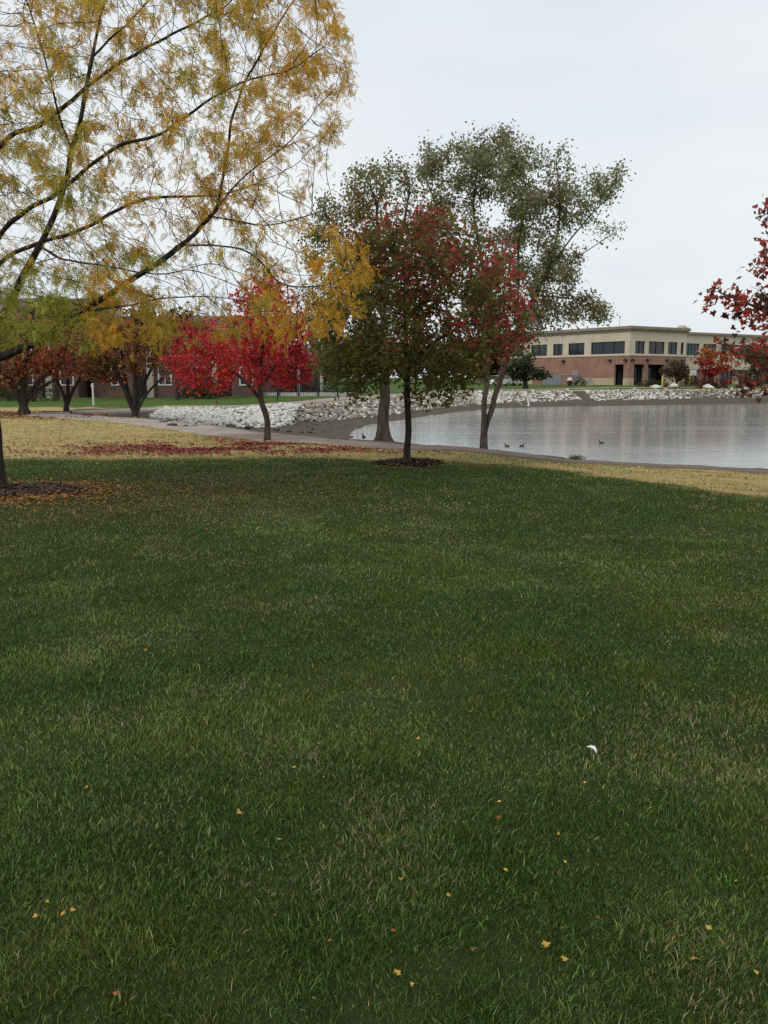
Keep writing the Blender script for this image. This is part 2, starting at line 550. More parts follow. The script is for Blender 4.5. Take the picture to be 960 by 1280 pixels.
# paths -------------------------------------------------------------
def ribbon(name, pts, w, mat, lift=.03, step=.4):
    P = [np.array(p, float) for p in pts]
    # Catmull-Rom
    line = []
    for i in range(len(P) - 1):
        p0, p1, p2, p3 = P[max(i - 1, 0)], P[i], P[i + 1], P[min(i + 2, len(P) - 1)]
        n = max(2, int(np.linalg.norm(p2 - p1) / step))
        for k in range(n):
            t = k / n
            line.append(.5 * ((2 * p1) + (-p0 + p2) * t + (2 * p0 - 5 * p1 + 4 * p2 - p3) * t * t + (-p0 + 3 * p1 - 3 * p2 + p3) * t ** 3))
    line.append(P[-1])
    line = np.array(line)
    d = np.gradient(line, axis=0)
    d /= np.linalg.norm(d, axis=1)[:, None] + 1e-9
    nrm = np.stack([-d[:, 1], d[:, 0]], 1)
    K = 7
    rows = []
    for k in range(K):
        u = -1 + 2 * k / (K - 1)
        wob = 1 + (.10 * (vn3(line[:, 0] * .8, line[:, 1] * .8) - .5) if abs(u) > .9 else 0)
        ww = w(line[:, 0])[:, None] if callable(w) else w
        q = line + nrm * (u * ww / 2) * (wob[:, None] if abs(u) > .9 else 1)
        z = np.maximum.reduce([H(q[:, 0] + a, q[:, 1] + b) for a in (-.2, 0, .2) for b in (-.2, 0, .2)]) + lift
        rows.append(np.column_stack([q, z]))
    A = np.array(rows)
    # level the section a little so it reads as a laid path
    A[:, :, 2] = .5 * A[:, :, 2] + .5 * A[:, :, 2].mean(0)
    A[:, :, 2] = np.maximum(A[:, :, 2], np.array([H(A[k, :, 0], A[k, :, 1]) for k in range(K)]) + .015)
    ed = A.copy()
    low = np.array([np.column_stack([A[k, :, 0], A[k, :, 1], A[k, :, 2] - .12]) for k in (0, K - 1)])
    V = np.concatenate([low[0:1], ed, low[1:2]]).reshape(-1, 3)
    n = len(line)
    ii = np.arange((K + 2) * n).reshape(K + 2, n)
    Fq = np.stack([ii[:-1, :-1], ii[:-1, 1:], ii[1:, 1:], ii[1:, :-1]], -1).reshape(-1, 4)
    me = mesh_np(name, V, Fq, smooth=False, attrs={'muddy': smooth01(-3.0, 1.5, V[:, 0]) * .85 * (V[:, 1] < 30)})
    o = link(name, me, mat)
    return tag(o, kind='structure')


near_pts = [(-15.2, 39.6), (-14.2, 37.6)] + [(x, float(fP(x))) for x in (-10.1, -7.7, -5.3, -3.2, -1.2, 0, 1.6, 4.3, 6.8, 9.2, 14, 20, 34)]
o = ribbon('path', near_pts, lin([(-16, 1.9), (-2, 1.9), (3, 1.1), (6, .8), (40, .8)]), M['path'])
o['label'] = 'pale walking path curving from the trees along the near side of the pond'; o['category'] = 'path'
far_pts = [(-15.0, 40.2), (-13.6, 43.5), (-11, 46.6), (-7.5, 48.8), (-4.8, 56), (-2, 68), (3, 83), (8, 95), (14, 103), (22, 110), (30, 116), (40, 119), (60, 126), (90, 135)]
o = ribbon('path', far_pts, 1.7, M['path'], lift=.05, step=.8)
o['label'] = 'pale walking path behind the stone bank, passing the office building'; o['category'] = 'path'


# ------------------------------------------------------------------ grass blades
def blades(P, hgt, lean, width, face, col, tip_col=None):
    """P base (n,3); lean (n,2) horizontal offset of tip; face angle (n)"""
    n = len(P)
    fx, fy = np.cos(face), np.sin(face)
    side = np.stack([fx, fy, np.zeros(n)], 1) * (width / 2)[:, None]
    L3 = np.column_stack([lean, np.zeros(n)])
    up = np.column_stack([np.zeros(n), np.zeros(n), hgt])
    mid = P + up * .6 + L3 * .33
    tip = P + up + L3
    V = np.stack([P - side, P + side, mid - side * .8, mid + side * .8, tip], 1).reshape(-1, 3)
    b = np.arange(n)[:, None] * 5
    Q = b + np.array([[0, 1, 3, 2]])
    T = b + np.array([[2, 3, 4]])
    C = np.repeat(col, 5, 0).reshape(n, 5, 3).copy()
    return V, [Q, T], C.reshape(-1, 3)


def scatter_polar(y0, y1, dens, halfw):
    """points in strips in front of the viewer; dens(d) per m2"""
    out = []
    ys = np.linspace(y0, y1, int((y1 - y0) / .25) + 1)
    for a, b in zip(ys[:-1], ys[1:]):
        d = (a + b) / 2
        w = halfw(d)
        n = int(dens(d) * (b - a) * 2 * w)
        out.append(np.column_stack([rng.uniform(-w, w, n), rng.uniform(a, b, n)]))
    return np.concatenate(out)


def green_cols(x, y, n):
    c = vn1(x * .55, y * .55)
    c2 = vn2(x * 2.2, y * 2.2)
    c3 = vn3(x * 2.1 + 7, y * 2.1)
    base = np.array([[.052, .100, .016]]) * np.clip(rng.lognormal(0, .45, (n, 1)), .3, 3.0)
    base = base * (1 + rng.normal(0, .13, (n, 3)))
    # paler turf, olive turf and dry blades in patches
    blue = np.array([[.125, .18, .045]]) * np.clip(rng.lognormal(0, .45, (n, 1)), .3, 2.6)
    oliv = np.array([[.12, .135, .022]]) * rng.uniform(.6, 1.4, (n, 1))
    dry = np.array([[.38, .31, .15]]) * rng.uniform(.4, 1.4, (n, 1))
    u = rng.random(n)
    base = np.where((u < .14 + smooth01(.45, .75, .5 * c + .5 * c3) * .75)[:, None], blue, base)
    u = rng.random(n)
    base = np.where((u < smooth01(.45, .85, c2) * .5)[:, None], oliv, base)
    # dry fringe under the locust and near the lawn edge
    warm = np.exp(-(((x + 3.6) / 2.6) ** 2 + ((y - 11.8) / 2.4) ** 2))
    u = rng.random(n)
    pd = .035 + .20 * smooth01(.55, .85, vn3(x * 2.3 + 3, y * 2.3)) + .28 * warm
    base = np.where((u < pd)[:, None], dry, base)
    rust = np.array([[.17, .08, .02]]) * rng.uniform(.5, 1.2, (n, 1))
    u = rng.random(n)
    base = np.where((u < .38 * warm)[:, None], rust, base)
    return np.clip(base, .004, 1)


pts = scatter_polar(.9, 18.2, lambda d: min(36000, 36000 * (2.5 / d) ** 1.6), lambda d: .5 * d + 1.6)
x, y = pts[:, 0], pts[:, 1]
ok = (y < fE(x) + (vn2(x * 1.6, y * 1.6) - .5) * 1.0 + rng.normal(0, .3, len(x)))
ok &= ((x + 5.6) ** 2 + ((y - 12.4) * 1.5) ** 2 > (1.25 + .35 * rng.random(len(x))) ** 2) & ((x - .46) ** 2 + (y - 16.6) ** 2 > .5 ** 2)
clump = vn3(x * 5, y * 5) * .6 + vn1(x * 13, y * 13) * .4
ok &= rng.random(len(x)) < .6 + .6 * clump
x, y, clump = x[ok], y[ok], clump[ok]
n = len(x)
d = np.hypot(x, y)
P = np.column_stack([x, y, H(x, y) - .004])
hgt = (.014 + .022 * rng.random(n) ** 1.6) * (.55 + .9 * clump)
ang = 2 * math.pi * (vn2(x * 2.5, y * 2.5) * 1.6 + vn1(x * .6, y * .6)) + rng.normal(0, 1.8, n)
ln = hgt * rng.uniform(.1, 1.15, n)
lean = np.column_stack([np.cos(ang), np.sin(ang)]) * ln[:, None]
width = .00175 * rng.uniform(.6, 1.5, n) * (1 + d / 5.0)
V, Fs, C = blades(P, hgt, lean, width, rng.uniform(0, math.pi, n), green_cols(x, y, n))
lg = link('lawn_grass', mesh_np('lawn_grass', V, Fs, C), M['blade'])
tag(lg, 'dark green mown lawn grass with dry blades in it', 'grass', kind='stuff')
print('lawn blades', n)

# dry straw grass between lawn and path
nn = 150000
x = rng.uniform(-17, 12, nn); y = rng.uniform(9, 40, nn)
e = fE(x)
p1 = fP(x) - fHW(x)
ok = (y > e - .4 + 1.2 * (vn2(x * 1.6, y * 1.6) - .5) + rng.normal(0, .35, nn)) & (y < p1 - .05) & (np.abs(x) < .5 * y + 2) & (rng.random(nn) < np.clip(22 / y, 0, 1) ** 2)
x, y = x[ok], y[ok]
n = len(x)
P = np.column_stack([x, y, H(x, y) - .004])
c = vn1(x * .5 + 20, y * 1.2)
c2 = vn3(x * 1.7, y * 2.4)
straw = np.array([[.50, .385, .17]]) * rng.uniform(.55, 1.25, (n, 1))
grn = np.array([[.14, .165, .035]]) * rng.uniform(.6, 1.3, (n, 1))
pg = .08 + .75 * smooth01(.48, .66, .5 * c + .5 * c2) * smooth01(-14, 6, x) + .4 * smooth01(.45, .7, c) * smooth01(20, 25, y)
col = np.where((rng.random(n) < pg)[:, None], grn, straw)
hgt = .02 + .03 * rng.random(n)
ang = rng.uniform(0, 2 * math.pi, n)
lean = np.column_stack([np.cos(ang), np.sin(ang)]) * (hgt * rng.uniform(.5, 1.8, n))[:, None]
V, Fs, C = blades(P, hgt, lean, .0036 * (1 + y / 7), rng.uniform(0, math.pi, n), col)
dg = link('dry_grass', mesh_np('dry_grass', V, Fs, C), M['blade'])
tag(dg, 'straw coloured dry grass strip between the lawn and the path', 'grass', kind='stuff')


# ------------------------------------------------------------------ leaves
LEAF = {}
LEAF['simple'] = (np.array([(0, 0, 0), (.32, .45, .06), (0, 1, -.05), (-.32, .45, .06)], float), [np.array([[0, 1, 2, 3]])])
_mp = []
for a, r in ((-90, .12), (-50, .55), (-22, .36), (8, .62), (38, .38), (90, .78), (142, .38), (172, .62), (202, .36), (230, .55)):
    _mp.append((r * math.cos(R(a)), .22 + r * math.sin(R(a)) * .95, .12 * abs(math.cos(R(a))) * r))
LEAF['maple'] = (np.array(_mp), [np.arange(10)[None, :]])
_v, _f = [], []
for k in range(6):
    yy = .10 + .16 * k
    dz = -.28 * yy * yy
    for sg_ in (-1, 1):
        b = len(_v)
        ll = (.24 - .03 * abs(k - 2.5)) * (1 + .25 * math.sin(5.1 * k + 2 * sg_))
        cx0 = .22 * yy * yy
        _v += [(cx0, yy - .02, dz), (cx0 + sg_ * .5 * ll, yy - .035, dz + .02), (cx0 + sg_ * ll, yy + .09 + .05 * math.sin(3 * k), dz - .03), (cx0 + sg_ * .42 * ll, yy + .09, dz)]
        _f.append((b, b + 1, b + 2, b + 3) if sg_ > 0 else (b + 3, b + 2, b + 1, b))
LEAF['locust'] = (np.array(_v, float), [np.array(_f)])


def norm(a):
    return a / (np.linalg.norm(a, axis=-1, keepdims=True) + 1e-9)


def leaf_mesh(name, P, D, Nn, size, col, kind):
    lv, lf = LEAF[kind]
    n, k = len(P), len(lv)
    D = norm(D)
    X = norm(np.cross(D, Nn))
    Z = np.cross(X, D)
    V = P[:, None, :] + size[:, None, None] * (lv[None, :, 0:1] * X[:, None, :] + lv[None, :, 1:2] * D[:, None, :] + lv[None, :, 2:3] * Z[:, None, :])
    Fs = [(np.arange(n)[:, None, None] * k + f[None]).reshape(-1, f.shape[1]) for f in lf]
    return mesh_np(name, V.reshape(-1, 3), Fs, np.repeat(col, k, 0))


# ------------------------------------------------------------------ trees (space colonisation)
def colonize(attr, pos, par, step, kill, infl, iters=140, up=.12, jit=.25, seed=1, bias=None):
    rg = np.random.default_rng(seed)
    pos = [np.asarray(p, float) for p in pos]
    par = list(par)
    A = np.asarray(attr, float)
    nd = np.full(len(A), 1e9); ni = np.zeros(len(A), int)

    def upd(start):
        NP = np.array(pos[start:])
        for s in range(0, len(NP), 400):
            D = np.linalg.norm(A[:, None] - NP[None, s:s + 400], axis=2)
            j = D.argmin(1); dm = D[np.arange(len(A)), j]
            b = dm < nd
            nd[b] = dm[b]; ni[b] = start + s + j[b]
    upd(0)
    kids = {}
    for it in range(iters):
        keep = nd > kill
        A, nd, ni = A[keep], nd[keep], ni[keep]
        if len(A) == 0: break
        act = nd < infl
        if not act.any(): break
        ids = ni[act]
        vec = norm(A[act] - np.array(pos)[ids])
        S = {}
        for i, v in zip(ids, vec):
            S[i] = S.get(i, 0) + v
        start = len(pos)
        for i, v in S.items():
            v = v / (np.linalg.norm(v) + 1e-9)
            v = v + rg.normal(0, jit, 3) + (np.array((0, 0, up)) if bias is None else np.asarray(bias))
            v = v / (np.linalg.norm(v) + 1e-9)
            q = pos[i] + v * step
            if any(np.linalg.norm(pos[c] - q) < .35 * step for c in kids.get(i, ())):
                continue
            kids.setdefault(i, []).append(len(pos))
            pos.append(q); par.append(i)
        if len(pos) == start: break
        upd(start)
    return np.array(pos), np.array(par)


def guide(lines, step):
    """polylines -> connected nodes; each later line starts at the nearest existing node"""
    pos, par = [], []
    for li, ln in enumerate(lines):
        ln = [np.asarray(p, float) for p in ln]
        if li == 0:
            pos.append(ln[0]); par.append(-1); cur = 0
        else:
            cur = int(np.argmin([np.linalg.norm(p - ln[0]) for p in pos]))
            ln = [pos[cur]] + (ln[1:] if np.linalg.norm(pos[cur] - ln[0]) < step * 2 else ln)
        # smooth the polyline
        pts = []
        for i in range(len(ln) - 1):
            p0, p1, p2, p3 = ln[max(i - 1, 0)], ln[i], ln[i + 1], ln[min(i + 2, len(ln) - 1)]
            k = max(1, int(round(np.linalg.norm(p2 - p1) / step)))
            for q in range(1, k + 1):
                t = q / k
                pts.append(.5 * ((2 * p1) + (-p0 + p2) * t + (2 * p0 - 5 * p1 + 4 * p2 - p3) * t * t + (-p0 + 3 * p1 - 3 * p2 + p3) * t ** 3))
        for p in pts:
            pos.append(p + rng.normal(0, step * .09, 3)); par.append(cur); cur = len(pos) - 1
    return pos, par


def radii(pos, par, r_tip, r_base, ec=.40, el=.42):
    n = len(par)
    cnt = np.zeros(n)
    ch = np.zeros(n, int)
    Lp = np.zeros(n)
    for i in range(n - 1, 0, -1):
        if ch[i] == 0: cnt[i] += 1
        p = par[i]
        cnt[p] += cnt[i]; ch[p] += 1
        Lp[p] = max(Lp[p], Lp[i] + np.linalg.norm(pos[i] - pos[p]))
    cnt[cnt == 0] = 1
    r = r_tip + (r_base - r_tip) * (cnt / cnt[0]) ** ec * ((Lp + .02) / (Lp[0] + .02)) ** el
    return r, Lp


def tubes(pos, par, rad, flare=0.0, ground=None):
    n = len(pos)
    kids = [[] for _ in range(n)]
    for i in range(1, n): kids[par[i]].append(i)
    chains = []
    stack = [(0, None)]
    while stack:
        s, pr = stack.pop()
        c = [s] if pr is None else [pr, s]
        cur = s
        while kids[cur]:
            ks = sorted(kids[cur], key=lambda k: -rad[k])
            for k in ks[1:]: stack.append((k, cur))
            cur = ks[0]; c.append(cur)
        if len(c) > 1: chains.append((c, pr is not None))
    V, Fq = [], []
    nv = 0
    for c, sub in chains:
        p = pos[c].copy()
        r = rad[c].copy()
        if sub: r[0] = r[1]
        r[-1] *= .6
        if len(p) > 3:
            p[1:-1] = .5 * p[1:-1] + .25 * (p[:-2] + p[2:])
        rm = r.max()
        k = 12 if rm > .12 else 8 if rm > .05 else 5 if rm > .02 else 3
        t = np.gradient(p, axis=0); t = norm(t)
        u = np.cross(t[0], (0.3, 1, 0.1)); u = u / (np.linalg.norm(u) + 1e-9)
        th = np.arange(k) * 2 * math.pi / k
        ct, st = np.cos(th)[:, None], np.sin(th)[:, None]
        for i in range(len(p)):
            u = u - t[i] * np.dot(u, t[i]); u = u / (np.linalg.norm(u) + 1e-9)
            w = np.cross(t[i], u)
            rr = r[i]
            if flare and not sub:
                hgt_ = p[i][2] - pos[0][2]
                f = 1 + flare * math.exp(-hgt_ / (.9 * rad[0] + .06))
                lob = 1 + .16 * (f - 1) * np.cos(5 * th + 1.3)[:, None]
                V.append(p[i] + rr * f * lob * (u * ct + w * st))
            else:
                V.append(p[i] + rr * (u * ct + w * st))
        m_ = len(p)
        ii = nv + np.arange(m_ * k).reshape(m_, k)
        j = np.roll(ii, -1, 1)
        Fq.append(np.stack([ii[:-1], j[:-1], j[1:], ii[1:]], -1).reshape(-1, 4))
        nv += m_ * k
    return np.concatenate(V), np.concatenate(Fq)


def ell(px, py, rx, ry, Y, ry_depth=None, n=100, shell=.0):
    """points in an ellipsoid given by its picture size at depth Y"""
    c = at(px, py, Y)
    s = Y / F
    v = norm(rng.normal(size=(n, 3)))
    r = (shell + (1 - shell) * rng.random(n)) ** (1 / 3)
    dz = (ry_depth if ry_depth is not None else (rx + ry) / 2 * s)
    return c + v * r[:, None] * np.array((rx * s, dz, ry * s))


def tree(name, label, cat, group, guides, attr, step, kill, infl, r_tip, r_base, bark, leaf_kind, leaf_size, n_leaves, spread, leaf_len, colfn,
         leafm='leaf', droop=.3, flare=.5, up=.12, jit=.25, seed=1, size_var=.35, keepfn=None, normal_up=.8, ec=.40, el=.42, bias=None):
    base = guides[0][0]
    root = empty(name, base)
    tag(root, label, cat, group)
    pos, par = guide(guides, step)
    pos, par = colonize(attr, pos, par, step, kill, infl, up=up, jit=jit, seed=seed, bias=bias)
    rad, Lp = radii(pos, par, r_tip, r_base, ec, el)
    V, Fq = tubes(pos, par, rad, flare)
    link('trunk', mesh_np('trunk', V - base, Fq, smooth=True), M[bark], root)
    rg = np.random.default_rng(seed + 50)
    nodes = np.where(Lp < leaf_len)[0]
    nodes = nodes[nodes > 0]
    if keepfn is not None:
        w = keepfn(pos[nodes])
    else:
        w = np.ones(len(nodes))
    w = w * rg.uniform(.3, 1.7, len(nodes))
    ids = rg.choice(nodes, n_leaves, p=w / w.sum())
    seg = pos[ids] - pos[par[ids]]
    P = pos[ids] - seg * rg.random((len(ids), 1)) + rg.normal(0, spread, (len(ids), 3))
    D = rg.normal(0, 1, (len(ids), 3)) + norm(seg) * .6 + np.array((0, 0, -droop))
    Nn = rg.normal(0, .7, (len(ids), 3)) + np.array((0, 0, normal_up))
    size = leaf_size * (1 + rg.uniform(-size_var, size_var, len(ids)))
    col = np.clip(colfn(P, rg), .003, .9)
    link('crown', leaf_mesh('crown', P - base, D, Nn, size, col, leaf_kind), M[leafm], root)
    print(name, 'nodes', len(pos), 'leaf nodes', len(nodes), 'leaves', len(ids))
    return root


def pick(rg, n, pal, var=.25):
    pal = np.asarray(pal, float)
    c = pal[rg.integers(0, len(pal), n)]
    return c * rg.uniform(1 - var, 1 + var, (n, 1)) * (1 + rg.normal(0, .06, (n, 3)))


def to_px(P):
    """photo pixel of world points (used for reading crown shapes)"""
    d = P - np.array((0, 0, EYE))
    dep = d[:, 1] * _cp - d[:, 2] * _sp
    return CX + F * d[:, 0] / dep, CY - F * (d[:, 1] * _sp + d[:, 2] * _cp) / dep


# ---- centre maple: green turning red
Ym = 16.6
bm_ = atz(510, 579, 0.0); bm_[2] = hz(bm_[0], bm_[1]) - .03
Ym = bm_[1]
att = np.concatenate([ell(*a, Ym, n=k, ry_depth=dp) for a, k, dp in (
    ((515, 325, 85, 62), 420, 1.5), ((468, 392, 78, 78), 480, 1.9), ((575, 380, 84, 84), 520, 2.0), ((442, 452, 52, 42), 240, 1.4),
    ((560, 448, 72, 42), 320, 1.8), ((636, 400, 34, 46), 170, 1.0), ((405, 440, 16, 40), 70, .7), ((490, 440, 60, 40), 240, 1.9),
    ((440, 484, 22, 22), 80, .6), ((578, 480, 18, 22), 80, .7), ((418, 466, 20, 20), 60, .6), ((548, 486, 12, 14), 30, .5), ((540, 472, 18, 20), 60, .8), ((610, 350, 40, 50), 180, 1.2), ((450, 320, 30, 35), 90, .9), ((530, 285, 40, 22), 70, .7))])


def col_maple(P, rg):
    px, py = to_px(P)
    n = len(P)
    q = vn1(P[:, 0] * 2.8 + 3, P[:, 1] * 2.8, P[:, 2] * 2.8)
    red = .50 * smooth01(310, 262, py) + .85 * smooth01(585, 665, px) * smooth01(480, 440, py) + .2 * smooth01(420, 320, py) + (q - .5) * 1.9 - .22 - .8 * smooth01(420, 480, py) * smooth01(640, 580, px) - .35 * smooth01(470, 400, px)
    red = red + .2 * smooth01(480, 560, px) * smooth01(470, 390, py) * smooth01(300, 340, py)
    red = red + rg.normal(0, .3, n)
    c = pick(rg, n, [(.135, .15, .035), (.16, .155, .04), (.20, .15, .045), (.13, .155, .038)])
    br = pick(rg, n, [(.30, .085, .05), (.26, .10, .05), (.24, .125, .045)])
    rd = pick(rg, n, [(.44, .05, .055), (.46, .08, .06), (.36, .05, .05)])
    c = np.where((red > .16)[:, None], br, c)
    c = np.where((red > .72)[:, None], rd, c)
    return c


tree('maple_tree', 'round maple turning from green to red, standing in the dark mulch ring', 'tree', None,
     [[bm_, bm_ + (0, 0, .8), at(509, 470, Ym), at(507, 420, Ym), at(510, 360, Ym), at(515, 300, Ym)],
      [at(508, 475, Ym), at(488, 452, Ym + .2), at(452, 425, Ym + .4)], [at(508, 462, Ym), at(540, 430, Ym - .3), at(590, 400, Ym - .4)]],
     att, .17, .26, 1.6, .0055, .066, 'bark_dark', 'maple', .074, 17500, .12, 1.0, col_maple, flare=.45, seed=11)

# ---- crimson maple
br_ = atz(334, 551, -.02); br_[2] = hz(br_[0], br_[1]) - .03
Yr = br_[1]
att = np.concatenate([ell(*a, Yr, n=k, ry_depth=dp) for a, k, dp in (
    ((335, 392, 44, 40), 260, 1.3), ((300, 432, 62, 40), 330, 1.7), ((246, 452, 36, 40), 200, 1.2), ((362, 440, 34, 42), 230, 1.3),
    ((332, 362, 24, 26), 110, .7), ((225, 425, 18, 34), 60, .7), ((270, 478, 28, 16), 60, .8), ((384, 455, 12, 30), 50, .5), ((320, 462, 40, 20), 110, 1.2))])


def col_crimson(P, rg):
    n = len(P)
    q = vn2(P[:, 0] * 1.5, P[:, 1] * 1.5, P[:, 2] * 1.5)
    a = pick(rg, n, [(.66, .045, .065), (.62, .04, .07), (.70, .14, .05), (.68, .08, .055)])
    b = pick(rg, n, [(.46, .028, .05), (.34, .035, .045), (.52, .065, .05)])
    return np.where((q + rg.normal(0, .15, n) > .45)[:, None], a, b)


tree('maple_tree', 'small crimson red maple beside the path with fallen red leaves beneath it', 'tree', None,
     [[br_, br_ + (.0, 0, .55), at(326, 500, Yr), at(325, 465, Yr), at(330, 410, Yr), at(334, 360, Yr)],
      [at(326, 496, Yr), at(300, 470, Yr), at(265, 450, Yr + .2)], [at(326, 482, Yr), at(345, 455, Yr), at(365, 430, Yr - .2)]],
     att, .17, .26, 1.6, .0055, .085, 'bark_brown', 'maple', .075, 10500, .13, 1.0, col_crimson, flare=.35, seed=21)

# ---- twin stemmed tall tree by the water
b2 = atz(605, 561, -.42); b2[2] = hz(b2[0], b2[1]) - .05
Y2 = b2[1]
E2 = (((575, 218, 42, 42), 300, 1.7), ((627, 208, 38, 40), 230, 1.6), ((560, 292, 48, 52), 220, 1.8), ((642, 292, 46, 52), 230, 1.8), ((692, 238, 32, 28), 150, 1.2),
      ((705, 195, 15, 22), 55, .6), ((752, 230, 30, 20), 140, .9), ((776, 216, 10, 13), 35, .4), ((722, 268, 28, 22), 100, .9), ((748, 282, 26, 9), 40, .6), ((692, 338, 36, 32), 150, 1.3),
      ((732, 388, 34, 18), 110, .9), ((682, 402, 46, 22), 180, 1.4), ((650, 432, 28, 18), 80, .9), ((600, 175, 28, 15), 70, .8), ((540, 202, 22, 19), 70, .9), ((612, 380, 46, 36), 100, 1.5))
att = np.concatenate([ell(*a, Y2, n=k, ry_depth=dp) for a, k, dp in E2])


def col_tall(P, rg):
    n = len(P)
    q = vn3(P[:, 0] * 1.1, P[:, 1] * 1.1, P[:, 2] * 1.1)
    a = pick(rg, n, [(.23, .25, .115), (.26, .275, .13), (.30, .295, .15)])
    b = pick(rg, n, [(.18, .165, .075), (.16, .12, .055), (.21, .18, .10)])
    return np.where((q + rg.normal(0, .15, n) > .68)[:, None], b, a)


tree('poplar_tree', 'tall airy green tree with two leaning trunks at the water edge', 'tree', None,
     [[b2, at(604, 535, Y2), at(607, 490, Y2), at(612, 430, Y2), at(606, 350, Y2), at(592, 270, Y2), at(600, 195, Y2)],
      [at(606, 545, Y2 + .05), at(614, 515, Y2 + .2), at(624, 478, Y2 + .25), at(642, 425, Y2 + .2), at(668, 370, Y2 + .1), at(708, 305, Y2), at(765, 240, Y2)],
      [at(650, 405, Y2), at(648, 330, Y2 + .3), at(655, 230, Y2 + .3)], [at(668, 370, Y2), at(730, 375, Y2 - .2)], [at(606, 350, Y2), at(560, 290, Y2 + .3), at(530, 215, Y2 + .2)],
      [at(690, 335, Y2), at(700, 270, Y2 - .4), at(695, 195, Y2 - .4)], [at(680, 352, Y2), at(725, 320, Y2 - .3), at(775, 285, Y2 - .3)]],
     att, .22, .34, 2.2, .006, .11, 'bark_brown', 'simple', .086, 36000, .135, 1.2, col_tall, flare=.25, seed=31, droop=.6, ec=.42, el=.5, keepfn=lambda P: .18 + smooth01(.38, .60, vn2(P[:, 0] * 1.1, P[:, 1] * 1.1, P[:, 2] * 1.1)))

# ---- stout tree beside it, thick trunk
b3 = atz(479, 553, -.32); b3[2] = hz(b3[0], b3[1]) - .05
Y3 = b3[1]
att = np.concatenate([ell(*a, Y3, n=k, ry_depth=dp) for a, k, dp in (
    ((468, 245, 44, 40), 260, 1.6), ((420, 275, 40, 36), 210, 1.4), ((485, 300, 60, 50), 260, 1.8), ((398, 315, 24, 30), 90, 1.0),
    ((515, 240, 26, 40), 110, 1.2), ((440, 340, 50, 40), 160, 1.6), ((395, 400, 30, 50), 130, 1.0), ((420, 450, 36, 30), 130, 1.2), ((470, 400, 60, 60), 150, 1.8), ((488, 212, 22, 14), 40, .8))])


def col_stout(P, rg):
    n = len(P)
    q = vn1(P[:, 0] * 1.1 + 9, P[:, 1] * 1.1, P[:, 2] * 1.1)
    a = pick(rg, n, [(.17, .185, .06), (.20, .20, .066), (.23, .21, .075)])
    b = pick(rg, n, [(.28, .19, .05), (.25, .18, .06), (.22, .18, .055)])
    return np.where((q + rg.normal(0, .15, n) > .6)[:, None], b, a)


tree('poplar_tree', 'dull green tree with stout flared trunk on the bank behind the round maple', 'tree', None,
     [[b3, at(479, 525, Y3), at(481, 490, Y3), at(480, 430, Y3), at(476, 340, Y3), at(470, 250, Y3)],
      [at(480, 440, Y3), at(450, 370, Y3 + .3), at(415, 290, Y3 + .3)], [at(478, 380, Y3), at(500, 300, Y3 - .3), at(512, 235, Y3 - .3)], [at(480, 460, Y3), at(440, 440, Y3), at(400, 420, Y3 + .2)]],
     att, .22, .34, 2.2, .006, .175, 'bark_grey', 'simple', .088, 17500, .15, 1.2, col_stout, flare=1.0, seed=41, droop=.5, ec=.42, el=.5, keepfn=lambda P: .2 + smooth01(.35, .65, vn3(P[:, 0] * .9, P[:, 1] * .9, P[:, 2] * .9)))

# ---- honey locust at the left
bl = np.array((-5.55, 12.35, -.03))


def c1(px, py, Y=11.6):          # first crop of the photograph was at 0.469 of the frame
    return at(px * .469, py * .469, Y)


